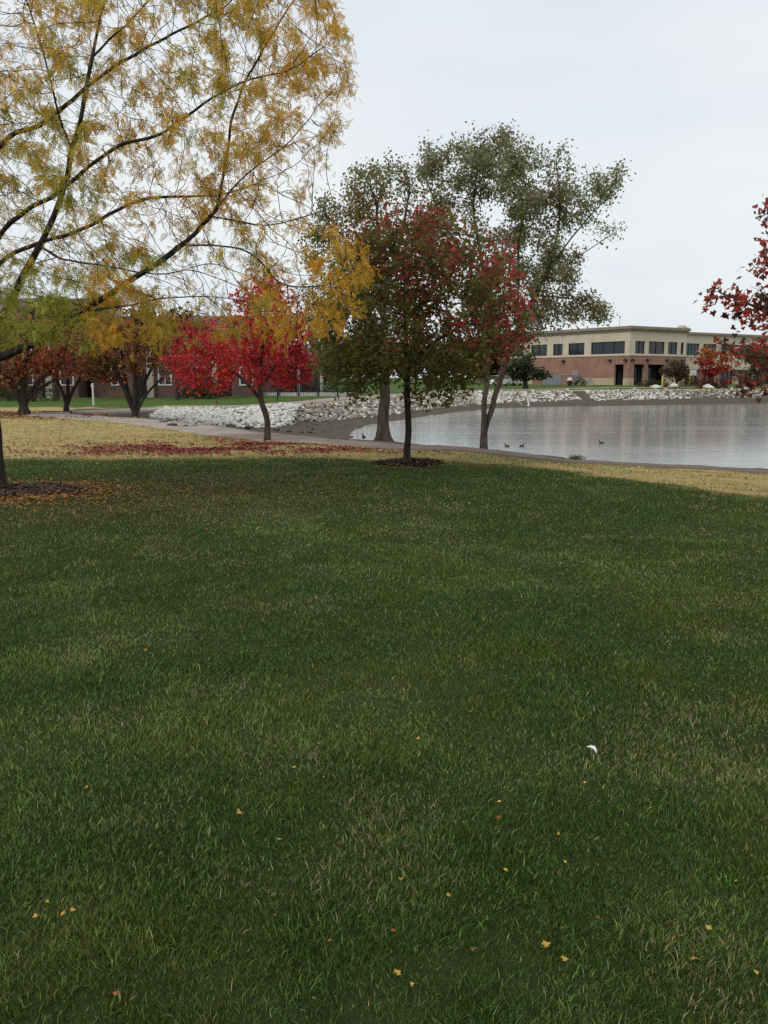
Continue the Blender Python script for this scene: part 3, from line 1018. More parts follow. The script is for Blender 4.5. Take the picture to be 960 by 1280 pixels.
trunk_l = [bl, bl + (0, 0, .9), bl + (.02, 0, 1.75), bl + (.14, -.1, 2.25)]
gl = [trunk_l + [c1(15, 835, 12.0), c1(60, 740, 11.9), c1(105, 655, 11.8), c1(172, 500, 11.7), c1(190, 395, 11.6), c1(220, 290, 11.5), c1(245, 150, 11.5), c1(270, 40, 11.5), c1(300, -90, 11.5), c1(330, -260, 11.6)],
      [bl + (.02, 0, 1.7), at(0, 447, 12.0), at(50, 425, 11.7), at(95, 392, 11.4), c1(330, 760, 11.2), c1(420, 700, 11.1), c1(500, 640, 11.0), c1(560, 580, 10.9), c1(625, 495, 10.9), c1(690, 440, 10.9), c1(760, 390, 11), c1(840, 300, 11)],
      [bl + (.02, 0, 1.75), bl + (-.06, .05, 2.5), bl + (-.05, .1, 3.4), bl + (-.3, .2, 4.6), bl + (-.4, .2, 6.0), bl + (-.3, .1, 7.5)],
      [bl + (-.06, .05, 2.6), c1(0, 625, 11.8), c1(80, 560, 11.5), c1(170, 505, 11.3), c1(250, 430, 11.1), c1(330, 385, 11.0), c1(430, 360, 10.9), c1(520, 290, 10.8), c1(640, 220, 10.8), c1(760, 190, 10.9), c1(880, 115, 11)],
      [bl + (-.06, .05, 2.5), c1(0, 700, 12.4), c1(100, 650, 12.3), c1(200, 618, 12.2), c1(300, 568, 12.1), c1(400, 530, 12.1), c1(600, 518, 12.1), c1(700, 480, 12.1)],
      [c1(100, 660, 11.8), c1(170, 690, 11.5), c1(300, 712, 11.3), c1(420, 735, 11.2), c1(560, 700, 11.1)],
      [bl + (-.05, .1, 3.4), c1(0, 388, 12.6), c1(100, 340, 12.5), c1(165, 290, 12.4), c1(300, 180, 12.4), c1(460, 90, 12.3), c1(600, 20, 12.2)],
      [at(95, 392, 11.4), c1(300, 822, 11.2), c1(420, 800, 11.0), c1(550, 790, 10.8), c1(640, 800, 10.7)],
      [c1(480, 658, 11.0), c1(620, 660, 10.8), c1(700, 700, 10.6), c1(745, 752, 10.5), c1(830, 765, 10.4), c1(920, 740, 10.4)],
      [c1(560, 580, 10.9), c1(700, 600, 10.8), c1(830, 575, 10.7), c1(900, 545, 10.7)],
      [c1(590, 560, 10.9), c1(600, 440, 11.1), c1(625, 290, 11.2), c1(700, 130, 11.3), c1(790, -10, 11.4)],
      [c1(245, 150, 11.5), c1(380, 20, 11.0), c1(480, -110, 10.8)],
      [c1(190, 395, 11.6), c1(155, 300, 11.0), c1(120, 160, 10.6), c1(80, 20, 10.4)],
      # limbs on the far and outer sides of the crown
      [bl + (-.05, .1, 3.2), np.array((-6.8, 12.9, 4.2)), np.array((-8.2, 13.4, 5.4)), np.array((-9.2, 13.6, 6.6))],
      [bl + (-.05, .1, 3.3), np.array((-6.0, 14.0, 4.6)), np.array((-6.2, 15.6, 6.0))],
      [bl + (.02, 0, 2.0), np.array((-6.5, 11.6, 2.8)), np.array((-7.6, 10.8, 3.6)), np.array((-8.6, 10.4, 4.4))]]

poly = np.array([(-60, -120), (395, -120), (415, 0), (436, 70), (432, 165), (398, 215), (385, 262), (440, 285), (462, 340), (455, 385), (412, 420), (350, 428), (270, 422), (205, 425), (120, 440), (-60, 430)], float)


def in_poly(px, py, poly):
    c = np.zeros(len(px), bool)
    j = len(poly) - 1
    for i in range(len(poly)):
        xi, yi = poly[i]; xj, yj = poly[j]
        hit = ((yi > py) != (yj > py)) & (px < (xj - xi) * (py - yi) / (yj - yi + 1e-9) + xi)
        c ^= hit
        j = i
    return c


def loc_attr(n, x0, x1, y0, y1, Y0, Y1):
    px, py = rng.uniform(x0, x1, n), rng.uniform(y0, y1, n)
    k = in_poly(px, py, poly)
    px, py = px[k], py[k]
    Yd = rng.uniform(Y0, Y1, len(px))
    return np.array([at(a, b, c) for a, b, c in zip(px, py, Yd)])


att = np.concatenate([loc_attr(5200, -60, 465, -120, 440, 9.6, 13.4),
                      loc_attr(350, 0, 130, 330, 440, 11, 12.6),
                      loc_attr(60, 360, 465, 270, 425, 9.6, 11.4),
                      loc_attr(80, 200, 360, 330, 430, 10.2, 11.6),
                      np.array((-7.4, 12.6, 5.2)) + norm(rng.normal(size=(500, 3))) * (rng.random((500, 1)) ** .4) * np.array((2.3, 3.0, 2.4))])
clump_c = [np.concatenate([at(px, py, Y), [r]]) for px, py, Y, r in (
    (50, 400, 11.8, .55), (20, 380, 11.8, .5), (90, 425, 11.7, .35), (60, 432, 11.7, .3), (400, 320, 10.5, .4), (430, 350, 10.4, .4), (405, 375, 10.5, .3), (260, 380, 10.9, .45), (300, 350, 10.9, .45),
    (215, 400, 11, .35), (60, 60, 11, .5), (250, 130, 11, .6), (180, 60, 11.2, .5), (330, 100, 11, .5), (30, 150, 11.2, .5), (380, 230, 10.8, .4), (350, 300, 10.7, .35))]


def keep_loc(P):
    px, py = to_px(P)
    w = .10 + .9 * smooth01(.45, .66, vn1(P[:, 0] * 1.4, P[:, 1] * 1.4, P[:, 2] * 1.4))
    w = w + .12 * smooth01(330, 380, py) * smooth01(80, 140, px) * smooth01(300, 240, px) + .10 * smooth01(365, 395, px) * smooth01(240, 300, py)
    w = w + .5 * smooth01(120, 40, px) * smooth01(330, 360, py)
    return w


def col_locust(P, rg):
    px, py = to_px(P)
    n = len(P)
    q = vn2(P[:, 0] * 1.3, P[:, 1] * 1.3, P[:, 2] * 1.3)
    gold = pick(rg, n, [(.70, .40, .045), (.74, .44, .05), (.64, .34, .04)])
    yel = pick(rg, n, [(.66, .45, .07), (.58, .41, .07), (.68, .42, .06)])
    oliv = pick(rg, n, [(.38, .38, .07), (.46, .42, .08), (.28, .31, .06)])
    green = smooth01(150, 60, px) * smooth01(330, 370, py) * 1.1 + (q - .5) * 1.1 + .14 - .45 * smooth01(300, 400, px) + rg.normal(0, .2, n)
    c = np.where((green > .28)[:, None], oliv, yel)
    bright = smooth01(330, 400, px) * smooth01(220, 300, py) * .8 + (.5 - q) * .8 + rg.normal(0, .2, n) + .12
    return np.where(((bright > .25) & (green < .45))[:, None], gold, c)


tree('locust_tree', 'large spreading tree with feathery yellow leaves reaching in over the left side of the lawn', 'tree', None,
     gl, att, .115, .165, 1.1, .0036, .14, 'bark_dark', 'locust', .105, 30000, .05, .5, col_locust, leafm='locust_leaf', flare=.55, seed=51, droop=.9, bias=(.28, 0, .12), jit=.2, keepfn=keep_loc, ec=.54, el=.6)

# ---- red maple at the right edge
b5 = np.array((6.95, 12.6, hz(6.95, 12.6) - .03))
Y5 = 11.6
att = np.concatenate([ell(*a, Y5, n=k, ry_depth=dp) for a, k, dp in (
    ((950, 390, 40, 20), 130, .5), ((905, 368, 26, 12), 60, .3), ((955, 310, 18, 18), 50, .4), ((985, 280, 36, 30), 90, .7), ((962, 430, 38, 30), 120, .7), ((915, 440, 22, 10), 40, .3),
    ((952, 472, 40, 22), 90, .6), ((1020, 380, 60, 90), 500, 1.4), ((1100, 320, 90, 130), 700, 2.2), ((1180, 380, 90, 90), 500, 2.0), ((975, 350, 30, 24), 90, .6), ((962, 262, 14, 14), 24, .3))])


def col_rmaple(P, rg):
    n = len(P)
    q = vn3(P[:, 0] * 2.2, P[:, 1] * 2.2, P[:, 2] * 2.2)
    a = pick(rg, n, [(.40, .06, .05), (.33, .06, .05), (.46, .085, .05)])
    b = pick(rg, n, [(.12, .045, .035), (.085, .06, .035), (.15, .06, .035)])
    c = pick(rg, n, [(.40, .10, .02), (.36, .06, .02)])
    w = q + rg.normal(0, .16, n)
    o = np.where((w > .46)[:, None], a, b)
    return np.where((w > .92)[:, None], c, o)


tree('maple_tree', 'dark red maple whose leafy branches enter from the right edge over the water', 'tree', None,
     [[b5, b5 + (.02, 0, 1.2), at(1085, 400, 12.3), at(1090, 300, 12.2), at(1095, 220, 12.2)],
      [at(1085, 440, 12.4), at(1010, 420, 11.9), at(960, 392, 11.6), at(905, 370, 11.5), at(880, 380, 11.4)],
      [at(1085, 470, 12.4), at(1010, 470, 11.9), at(960, 470, 11.6), at(930, 480, 11.5)],
      [at(1085, 430, 12.4), at(1000, 440, 11.7), at(940, 445, 11.5), at(900, 436, 11.4)],
      [at(1088, 350, 12.3), at(1020, 320, 11.8), at(965, 310, 11.6)], [at(1088, 330, 12.3), at(1020, 280, 11.9), at(962, 262, 11.7)]],
     att, .13, .19, 1.0, .0045, .13, 'bark_brown', 'maple', .072, 6200, .075, .65, col_rmaple, flare=.4, seed=61, droop=.6)

# ---- rusty crab apple trees at the left end of the path
def col_rust(P, rg):
    n = len(P)
    q = vn1(P[:, 0] * .9, P[:, 1] * .9, P[:, 2] * .9)
    a = pick(rg, n, [(.36, .10, .055), (.30, .09, .055), (.42, .15, .06)])
    b = pick(rg, n, [(.24, .15, .05), (.32, .19, .055), (.19, .12, .05)])
    return np.where((q + rg.normal(0, .18, n) > .5)[:, None], a, b)


def vase_tree(name, label, px, py, z, blobs, stems, r_base, seed, colfn=col_rust, size=.13, per=5500, tip=.008):
    b = atz(px, py, z)
    b[2] = hz(b[0], b[1]) - .04
    Y = b[1]
    att = np.concatenate([ell(*a, Y, n=k) for a, k in blobs])
    gd = [[b, b + (0, 0, .25), at(stems[0][0][0], stems[0][0][1], Y)] + [at(u, v, Y) for u, v in stems[0][1:]]]
    for i, s in enumerate(stems[1:]):
        gd.append([b + (0, 0, .2)] + [at(u, v, Y + (.3 if i % 2 else -.3) * (k + 1) / len(s)) for k, (u, v) in enumerate(s)])
    return tree(name, label, 'tree', None, gd, att, .28, .42, 2.6, tip, r_base, 'bark_dark', 'maple', size, per, .2, 1.2, colfn, flare=.25, seed=seed)


vase_tree('crabapple_tree', 'rusty red vase shaped tree with many dark stems by the curve of the path', 169, 520, -.1,
          [((150, 435, 46, 34), 260), ((190, 432, 34, 36), 200), ((122, 440, 26, 30), 120), ((165, 405, 36, 18), 100), ((212, 452, 18, 24), 70), ((130, 470, 24, 14), 50)],
          [[(168, 490), (170, 450), (172, 410)], [(158, 492), (145, 465), (130, 440)], [(175, 492), (185, 468), (200, 440)], [(180, 496), (200, 476), (222, 462)], [(160, 490), (155, 460), (150, 430)]], .17, 71)
vase_tree('crabapple_tree', 'broad rust brown tree with a thick dark trunk at the left end of the path', 30, 519, 0,
          [((20, 440, 60, 34), 330), ((60, 430, 40, 34), 200), ((-30, 430, 50, 40), 200), ((20, 410, 50, 20), 120), ((5, 470, 40, 16), 100), ((85, 448, 24, 22), 80)],
          [[(30, 490), (32, 455), (35, 420)], [(22, 490), (5, 465), (-20, 440)], [(38, 490), (55, 470), (80, 455)], [(28, 486), (22, 455), (12, 425)], [(40, 492), (70, 474), (96, 462)]], .23, 72)
vase_tree('crabapple_tree', 'small reddish tree with a short dark trunk between the two rusty trees', 83, 515, 0,
          [((85, 448, 34, 24), 170), ((110, 442, 24, 22), 90), ((62, 452, 20, 20), 70), ((90, 425, 24, 14), 50)],
          [[(84, 495), (86, 465), (90, 435)], [(80, 495), (70, 470), (60, 452)], [(88, 495), (100, 472), (115, 450)]], .13, 73, per=2200)

# ---- small trees near the office
def col_orange(P, rg):
    n = len(P)
    z = (P[:, 2] - P[:, 2].min()) / (np.ptp(P[:, 2]) + 1e-6)
    t = z + rg.normal(0, .2, n)
    a = pick(rg, n, [(.42, .20, .03), (.46, .16, .03)]); b = pick(rg, n, [(.36, .04, .025), (.30, .035, .025)])
    return np.where((t > .62)[:, None], a, b)


def col_dkgreen(P, rg):
    return pick(rg, len(P), [(.035, .052, .020), (.045, .062, .022), (.06, .068, .026)])


def col_mauve(P, rg):
    return pick(rg, len(P), [(.13, .055, .045), (.10, .065, .04), (.085, .075, .035)])


def col_ltgreen(P, rg):
    return pick(rg, len(P), [(.11, .115, .04), (.14, .13, .05), (.09, .10, .035)])


def far_tree(name, label, px, py_base, Y, blobs, stems_to, r_base, colfn, seed, size=.3, per=1500, group=None, bark='bark_dark', step=.5):
    b = at(px, py_base, Y)
    b[2] = hz(b[0], b[1]) - .05
    att = np.concatenate([ell(*a, Y, n=k) for a, k in blobs])
    gd = [[b, b * .5 + at(*stems_to, Y) * .5, at(*stems_to, Y)]]
    return tree(name, label, 'tree', group, gd, att, step, step * 1.5, step * 14, .015, r_base, bark, 'maple', size, per, step * .55, 4 * step, colfn, flare=.3, seed=seed)


far_tree('ornamental_tree', 'small round tree with orange top and red underside before the office wall', 888, 485, 116,
         [((888, 443, 22, 10), 60), ((890, 458, 26, 12), 80), ((905, 455, 14, 14), 40)], (888, 450), .13, col_orange, 81, .28)
far_tree('ornamental_tree', 'low mauve brown tree in front of the covered office entrance', 846, 483, 118,
         [((846, 462, 15, 14), 70), ((838, 466, 10, 10), 30), ((854, 464, 10, 12), 30)], (846, 460), .11, col_mauve, 82, .26)
far_tree('ornamental_tree', 'pale green tree at the right end of the office behind red maple leaves', 942, 482, 120,
         [((942, 446, 20, 16), 80), ((950, 462, 18, 14), 50)], (942, 448), .12, col_ltgreen, 83, .28)
far_tree('bushy_tree', 'dark green bushy tree with short trunk on the bank left of the brick wall', 657, 487, 108,
         [((655, 462, 24, 13), 110), ((640, 466, 18, 10), 60), ((672, 468, 20, 9), 70), ((655, 448, 14, 8), 40)], (656, 466), .3, col_dkgreen, 84, .3)

# distant trees between the apartments and the office
far_specs = [(405, 150, 30, 40, col_dkgreen, 'dark green tree behind the pool fence, left of the stout trunk'),
             (450, 160, 34, 46, col_ltgreen, 'olive tree far off behind the stout trunk'),
             (520, 170, 40, 50, col_dkgreen, 'wide dark tree far off behind the round maple'),
             (570, 165, 34, 44, col_ltgreen, 'olive tree far off left of the twin trunks'),
             (612, 158, 34, 52, col_dkgreen, 'dark tree far off seen behind the twin trunks'),
             (640, 170, 30, 46, col_mauve, 'brownish tree far off at the left end of the office'),
             (368, 165, 26, 30, col_mauve, 'brownish tree far off behind the crimson maple')]
for i, (px, Y, rx, ry, cf, lab) in enumerate(far_specs):
    far_tree('distant_tree', lab, px, 478, Y, [((px, 476 - ry * .62, rx, ry * .5), 170), ((px - rx * .5, 476 - ry * .45, rx * .5, ry * .35), 50), ((px + rx * .5, 476 - ry * .45, rx * .5, ry * .35), 50)],
             (px, 474 - ry * .5), .25, cf, 90 + i, .6, 2600, group='trees far behind the pond', step=.9)


far_tree('twiggy_tree', 'brown half bare tree standing close before the apartment roof, right of the vase shaped tree', 222, 496, 62,
         [((218, 410, 34, 26), 110), ((195, 425, 24, 20), 50), ((245, 420, 26, 24), 60)], (220, 415), .16, col_mauve, 120, .26, per=1500)
far_tree('twiggy_tree', 'brown half bare tree before the apartments, behind the broad rust tree', 70, 496, 61,
         [((75, 395, 40, 26), 120), ((40, 405, 26, 22), 50), ((105, 402, 26, 22), 60)], (72, 405), .18, col_mauve, 121, .26, per=1800)


# ------------------------------------------------------------------ shrubs
def shrub(label, c, rx, ry, rzz, colfn, n=900, size=.16, name='shrub', group=None, seed=1):
    rg = np.random.default_rng(seed)
    b = np.array((c[0], c[1], hz(c[0], c[1])))
    root = empty(name, b); tag(root, label, 'shrub', group)
    v = norm(rg.normal(size=(n, 3))); v[:, 2] = np.abs(v[:, 2])
    lob = 1 + .22 * np.sin(v[:, 0] * 5 + seed) + .18 * np.sin(v[:, 1] * 7 + 2 * seed) + .12 * np.sin(v[:, 2] * 9)
    r = (.45 + .55 * rg.random(n) ** .6) * lob
    Pp = v * r[:, None] * np.array((rx, ry, rzz)) + np.array((0, 0, .08))
    D = v + rg.normal(0, .7, (n, 3))
    col = np.clip(colfn(Pp, rg), .003, .9)
    link('foliage', leaf_mesh('foliage', Pp, D, rg.normal(0, 1, (n, 3)), size * rg.uniform(.6, 1.3, n), col, 'simple'), M['leaf'], root)
    mb = MB()
    for k in range(7):
        a = k * .9 + seed
        mb.cyl((.05 * math.cos(a), .05 * math.sin(a), -.05), (rx * .5 * math.cos(a), ry * .5 * math.sin(a), rzz * .7), .03, .01, 5)
    mb.build('stem', M['bark_dark'], root)
    return root


def col_hedge_red(P, rg):
    return pick(rg, len(P), [(.18, .035, .03), (.13, .04, .03), (.22, .04, .03)])


for px, Y, rx, h_, cf, lab in ((808, 123, 1.3, .9, col_mauve, 'purplish low shrub by the entrance steps'), (822, 122, 1.4, .8, col_dkgreen, 'dark green low shrub left of the mauve tree'),
                               (862, 124, 1.6, 1.3, col_mauve, 'purplish shrub right of the mauve tree'), (874, 126, 1.5, 1.2, col_hedge_red, 'dark red shrub left under the orange tree'),
                               (884, 118, 1.4, 1.0, col_hedge_red, 'bright red low shrub under the orange tree'), (899, 119, 1.5, 1.1, col_hedge_red, 'red low shrub right under the orange tree'),
                               (726, 130, 1.2, 1.1, col_dkgreen, 'dark green shrub beside the grey door of the brick wall')):
    p = at(px, 480, Y)
    shrub(lab, p, rx, .9, h_, cf, 500, .2, seed=int(px))
for px, py, Y, rx, h_, cf, lab in ((42, 500, 58, 1.7, 2.9, col_dkgreen, 'tall dark evergreen shrub behind the thick rusty trunk'), (12, 500, 60, 1.4, 1.6, col_dkgreen, 'dark round shrub before the apartments at the left edge'),
                                   (245, 497, 63, 1.2, 1.5, col_dkgreen, 'dark green shrub before the dark apartment door'), (262, 497, 64, 1.0, 1.2, col_dkgreen, 'small dark shrub under the low crimson branch'),
                                   (425, 495, 80, 1.8, 1.6, col_dkgreen, 'dark shrub at the right end of the pool fence')):
    p = at(px, py, Y)
    shrub(lab, p, rx, 1.0, h_, cf, 1200, .14, seed=int(px) + 3)

# weed tuft on the near bank
p = atz(716, 571, -.5)
rg = np.random.default_rng(5)
n = 160
Pb = np.column_stack([rg.normal(0, .11, n), rg.normal(0, .06, n), np.zeros(n)])
hg = rg.uniform(.05, .16, n)
V, Fs, C = blades(Pb, hg, rg.normal(0, .05, (n, 2)), np.full(n, .012), rg.uniform(0, 3.1, n), pick(rg, n, [(.07, .11, .03), (.10, .13, .04)]))
o = link('weed_tuft', mesh_np('weed_tuft', V, Fs, C), M['blade'], loc=(p[0], fP(p[0]) + fHW(p[0]) + fLip(p[0]) - .2, hz(p[0], fP(p[0]) + fHW(p[0]) + fLip(p[0]) - .2)))
tag(o, 'green weed tuft growing on the edge of the near bank', 'plant')


# ------------------------------------------------------------------ stones
def rock_verts(seed):
    bm = bmesh.new()
    bmesh.ops.create_icosphere(bm, subdivisions=1, radius=.5)
    rg = np.random.default_rng(seed)
    V = np.array([v.co[:] for v in bm.verts])
    Fc = np.array([[v.index for v in f.verts] for f in bm.faces])
    bm.free()
    # chop with random planes for faceted stone
    for _ in range(7):
        nrm_ = norm(rg.normal(size=3)); dd = rg.uniform(.22, .4)
        s = V @ nrm_
        V = V - np.maximum(s - dd, 0)[:, None] * nrm_
    V = V * np.array((1.25, .95, .75)) * (1 + rg.normal(0, .04, V.shape))
    return V, Fc


RK = [rock_verts(100 + i) for i in range(8)]
n = 7000
x = rng.uniform(-11.5, 46, n)
# denser in x where the band runs away from the viewer
x = np.concatenate([x, rng.uniform(-7, 12, 5000), rng.uniform(-11.5, -5, 1300)])
n = len(x)
t = rng.uniform(-.08, 1.08, n)
y = fR1(x) + (fR2(x) - fR1(x)) * t
gap = ((x > 21.2) & (x < 22.6)) | ((x > 36) & (rng.random(n) < .45))
edge_in = rng.random(n) < np.where((t < .05) | (t > .95), .35, 1)
ok = ~gap & edge_in
x, y, t = x[ok], y[ok], t[ok]
n = len(x)
size = .10 + .24 * rng.random(n) ** 1.7 + .16 * (rng.random(n) < .08) * np.interp(y, [40, 100], [.85, 1.45])
z = H(x, y) + size * .18
white = ((x < -5) & (rng.random(n) < .93)) | ((x > 9) & (x < 34) & (rng.random(n) < .7)) | (rng.random(n) < .2)
order = np.argsort(-(size / y))
ind = order[:300]
rest = order[300:]
meshes = {}
for kind in ('white', 'tan'):
    for i, (V, Fc) in enumerate(RK):
        me = mesh_np('riprap_stone', V, Fc); me.materials.append(M['rock_' + kind]); meshes[kind, i] = me
for k in ind:
    kind = 'white' if white[k] else 'tan'
    o = link('riprap_stone', meshes[kind, int(rng.integers(8))], loc=(x[k], y[k], z[k]))
    o.scale = (size[k],) * 3
    o.rotation_euler = (rng.uniform(-.4, .4), rng.uniform(-.4, .4), rng.uniform(0, 6.28))
    tag(o, ('chalky white angular stone in the riprap bank of the pond' if kind == 'white' else 'tan grey angular stone in the riprap bank of the pond'), 'stone',
        'white riprap stones on the pond bank' if kind == 'white' else 'tan riprap stones on the pond bank')
for kind in ('white', 'tan'):
    sel = rest[white[rest] == (kind == 'white')]
    VV, FF = [], []
    nv = 0
    for k in sel:
        V, Fc = RK[int(rng.integers(8))]
        a, b = rng.uniform(0, 6.28), rng.uniform(-.4, .4)
        Rm = np.array(Matrix.Rotation(a, 3, 'Z') @ Matrix.Rotation(b, 3, 'X'))
        VV.append((V * size[k]) @ Rm.T + np.array((x[k], y[k], z[k]))); FF.append(Fc + nv); nv += len(V)
    o = link('riprap', mesh_np('riprap', np.concatenate(VV), np.concatenate(FF)), M['rock_' + kind])
    tag(o, f'bank of {kind} riprap stones around the far side of the pond', 'stones', kind='stuff')

# dark wet stones at the foot of the bank
dark_me = []
for i in range(5):
    me = mesh_np('shore_stone', *RK[i]); me.materials.append(M['rock_dark']); dark_me.append(me)
spots = []
for px, py, s in ((205, 529, .3), (217, 533, .38), (232, 535, .3), (262, 537, .34), (281, 537, .4), (292, 534, .36), (310, 535, .4), (318, 538, .34), (345, 538, .4), (352, 541, .34), (361, 540, .3), (376, 541, .3), (388, 541, .28),
                  (391, 537, .24), (372, 545, .22), (384, 534, .22), (396, 531, .25), (404, 540, .2), (330, 541, .3), (245, 534, .3)):
    q = atz(px, py, float(-1.05))
    for _ in range(6):
        q = atz(px, py, hz(q[0], q[1]))
    spots.append((q, s))
for q, s in spots:
    o = link('shore_stone', dark_me[int(rng.integers(5))], loc=(q[0], q[1], q[2] + s * .12))
    o.scale = (s * 1.1, s * 1.1, s * .8); o.rotation_euler = (0, 0, rng.uniform(0, 6.28))
    tag(o, 'dark wet stone at the muddy foot of the riprap bank behind the path', 'stone', 'dark stones on the muddy shore')
for px, py, Y, s, lab in ((842, 483, 116, 1.5, 'large pale boulder on the grass before the mauve tree'), (819, 487, 110, 1.3, 'pale boulder at the edge of the path left of the mauve tree'), (886, 489, 108, 1.6, 'broad pale boulder on the bank under the orange tree'), (930, 490, 108, 1.3, 'pale boulder on the bank near the right edge')):
    q = at(px, py, Y)
    me = mesh_np('boulder', *RK[int(px) % 8]); me.materials.append(M['rock_white'])
    o = link('boulder', me, loc=(q[0], Y, hz(q[0], Y) + s * .2)); o.scale = (s, s, s * .8); tag(o, lab, 'boulder')


# ------------------------------------------------------------------ leaf litter, mulch, fallen leaves
def litter(name, label, x, y, size, pal, seed, lift=.02):
    rg = np.random.default_rng(seed)
    n = len(x)
    P = np.column_stack([x, y, H(x, y) + lift * rg.random(n) + .012])
    a = rg.uniform(0, 6.28, n)
    D = np.column_stack([np.cos(a), np.sin(a), rg.normal(0, .25, n)])
    Nn = np.column_stack([rg.normal(0, .35, (n, 2)), np.ones(n)])
    o = link(name, leaf_mesh(name, P, D, Nn, size * rg.uniform(.6, 1.3, n), np.clip(pick(rg, n, pal, .35), .003, .9), 'simple'), M['litter'])
    return tag(o, label, 'leaves', kind='stuff')


n = 9000
x = rng.normal(br_[0] - .7, 2.0, n); y = br_[1] - 2.6 + rng.normal(0, 1.0, n) + .12 * (x - br_[0])
y = np.where(rng.random(n) < .25, y + rng.normal(1, .9, n), y)
ok = (y > fE(x) + .25) & (y < fP(x) - fHW(x) - .1) & (vn1(x * 1.3, y * 2.0) + rng.normal(0, .12, n) > .38)
litter('red_leaf_litter', 'red fallen leaves spread on the dry grass under the crimson maple', x[ok], y[ok], .085, [(.26, .03, .03), (.20, .03, .03), (.30, .10, .06), (.16, .05, .04)], 3)
n = 5000
x = rng.normal(-13.6, 3.6, n); y = 37.6 + rng.normal(0, 1.6, n)
ok = (np.abs(x + 14.2) > 1.2) | (y < 36.4)
litter('brown_leaf_litter', 'rust brown fallen leaves under the rusty trees at the path end', x[ok], y[ok], .12, [(.22, .085, .04), (.17, .075, .04), (.26, .12, .05)], 4)
n = 6000
a = rng.uniform(0, 6.28, n); r = np.abs(rng.normal(1.15, .5, n))
x = bl[0] + r * np.cos(a); y = bl[1] + r * np.sin(a) * .75 - .25
litter('orange_leaf_litter', 'small orange leaves fallen around the mulch of the yellow tree', x, y, .05, [(.30, .13, .03), (.24, .10, .03), (.36, .18, .04)], 5)
n = 1700
x = rng.normal(-3.4, 1.7, n); y = rng.normal(11.9, 1.5, n)
litter('small_leaf_litter', 'tiny tan leaf flakes in the thin turf right of the mulch', x, y, .035, [(.24, .13, .04), (.20, .10, .035)], 6, lift=.05)


def mulch(label, c, rx, ry, seed):
    rg = np.random.default_rng(seed)
    n = 4200
    a = rg.uniform(0, 6.28, n); r = rg.random(n) ** .5 * (1 + rg.normal(0, .06, n))
    x = c[0] + rx * r * np.cos(a); y = c[1] + ry * r * np.sin(a)
    P = np.column_stack([x, y, H(x, y) + .05 * (1 - np.clip(r, 0, 1) ** 2) + .02 * rg.random(n) + .005])
    b = rg.uniform(0, 6.28, n)
    D = np.column_stack([np.cos(b), np.sin(b), rg.normal(0, .3, n)])
    me1 = leaf_mesh('mulch', P, D, np.column_stack([rg.normal(0, .4, (n, 2)), np.ones(n)]), rg.uniform(.03, .085, n), np.clip(pick(rg, n, [(.085, .055, .038), (.12, .075, .048), (.06, .042, .03)], .4), .003, 1), 'simple')
    return tag(link('mulch', me1, M['litter']), label, 'mulch', kind='stuff')


mulch('brown bark mulch round the foot of the yellow tree', (bl[0] + .15, bl[1] - .05), 1.3, .75, 1)
mulch('dark bark mulch ring round the foot of the round maple', (bm_[0], bm_[1]), .62, .6, 2)

yel_me, org_me = [], []
for i in range(5):
    rg = np.random.default_rng(i)
    lv, lf = LEAF['maple' if i % 2 else 'simple']
    V = lv.copy(); V[:, 2] += .25 * rg.normal(0, 1) * V[:, 0] ** 2 + rg.normal(0, .05, len(V))
    for lst, c in ((yel_me, (.48, .29, .05)), (org_me, (.26, .10, .03))):
        me = mesh_np('fallen_leaf', V, lf, np.tile(np.array(c) * rg.uniform(.8, 1.15), (len(V), 1)))
        me.materials.append(M['litter']); lst.append(me)
big = [(370, 961, 0), (348, 1048, 0), (864, 1199, 0), (629, 1084, 0), (758, 1051, 0), (627, 1002, 0), (495, 1160, 1), (592, 1182, 1), (703, 1197, 0), (890, 1163, 0), (943, 1213, 0), (590, 890, 1), (640, 818, 0), (790, 980, 1), (820, 985, 1), (300, 1015, 0),
       (76, 1143, 0), (160, 905, 0), (500, 1097, 0), (745, 1144, 1), (680, 1180, 0), (495, 1213, 0), (560, 1117, 0), (90, 780, 0), (180, 815, 0), (215, 632, 0), (365, 662, 0), (205, 1065, 0), (415, 1170, 1), (395, 1245, 0), (250, 930, 1), (110, 985, 0)]
extra = [(rng.uniform(10, 950), rng.uniform(650, 1260), int(rng.random() < .35)) for _ in range(26)]
for i, (px, py, c) in enumerate(big + extra):
    q = atz(px, py, .035)
    o = link('fallen_leaf', (org_me if c else yel_me)[int(rng.integers(5))], loc=(q[0], q[1], hz(q[0], q[1]) + .038))
    s = rng.uniform(.013, .021) * (1.3 if px > 840 and py > 1150 else 1) * (1 + .06 * q[1]) if i < len(big) else rng.uniform(.009, .018) * (1 + .05 * q[1])
    o.scale = (s,) * 3
    o.rotation_euler = (rng.normal(.0, .3), rng.normal(0, .3), rng.uniform(0, 6.28))
    tag(o, 'rusty orange leaf fallen on the green lawn' if c else 'yellow leaf fallen on the green lawn', 'leaf', 'orange leaves on the lawn' if c else 'yellow leaves on the lawn')

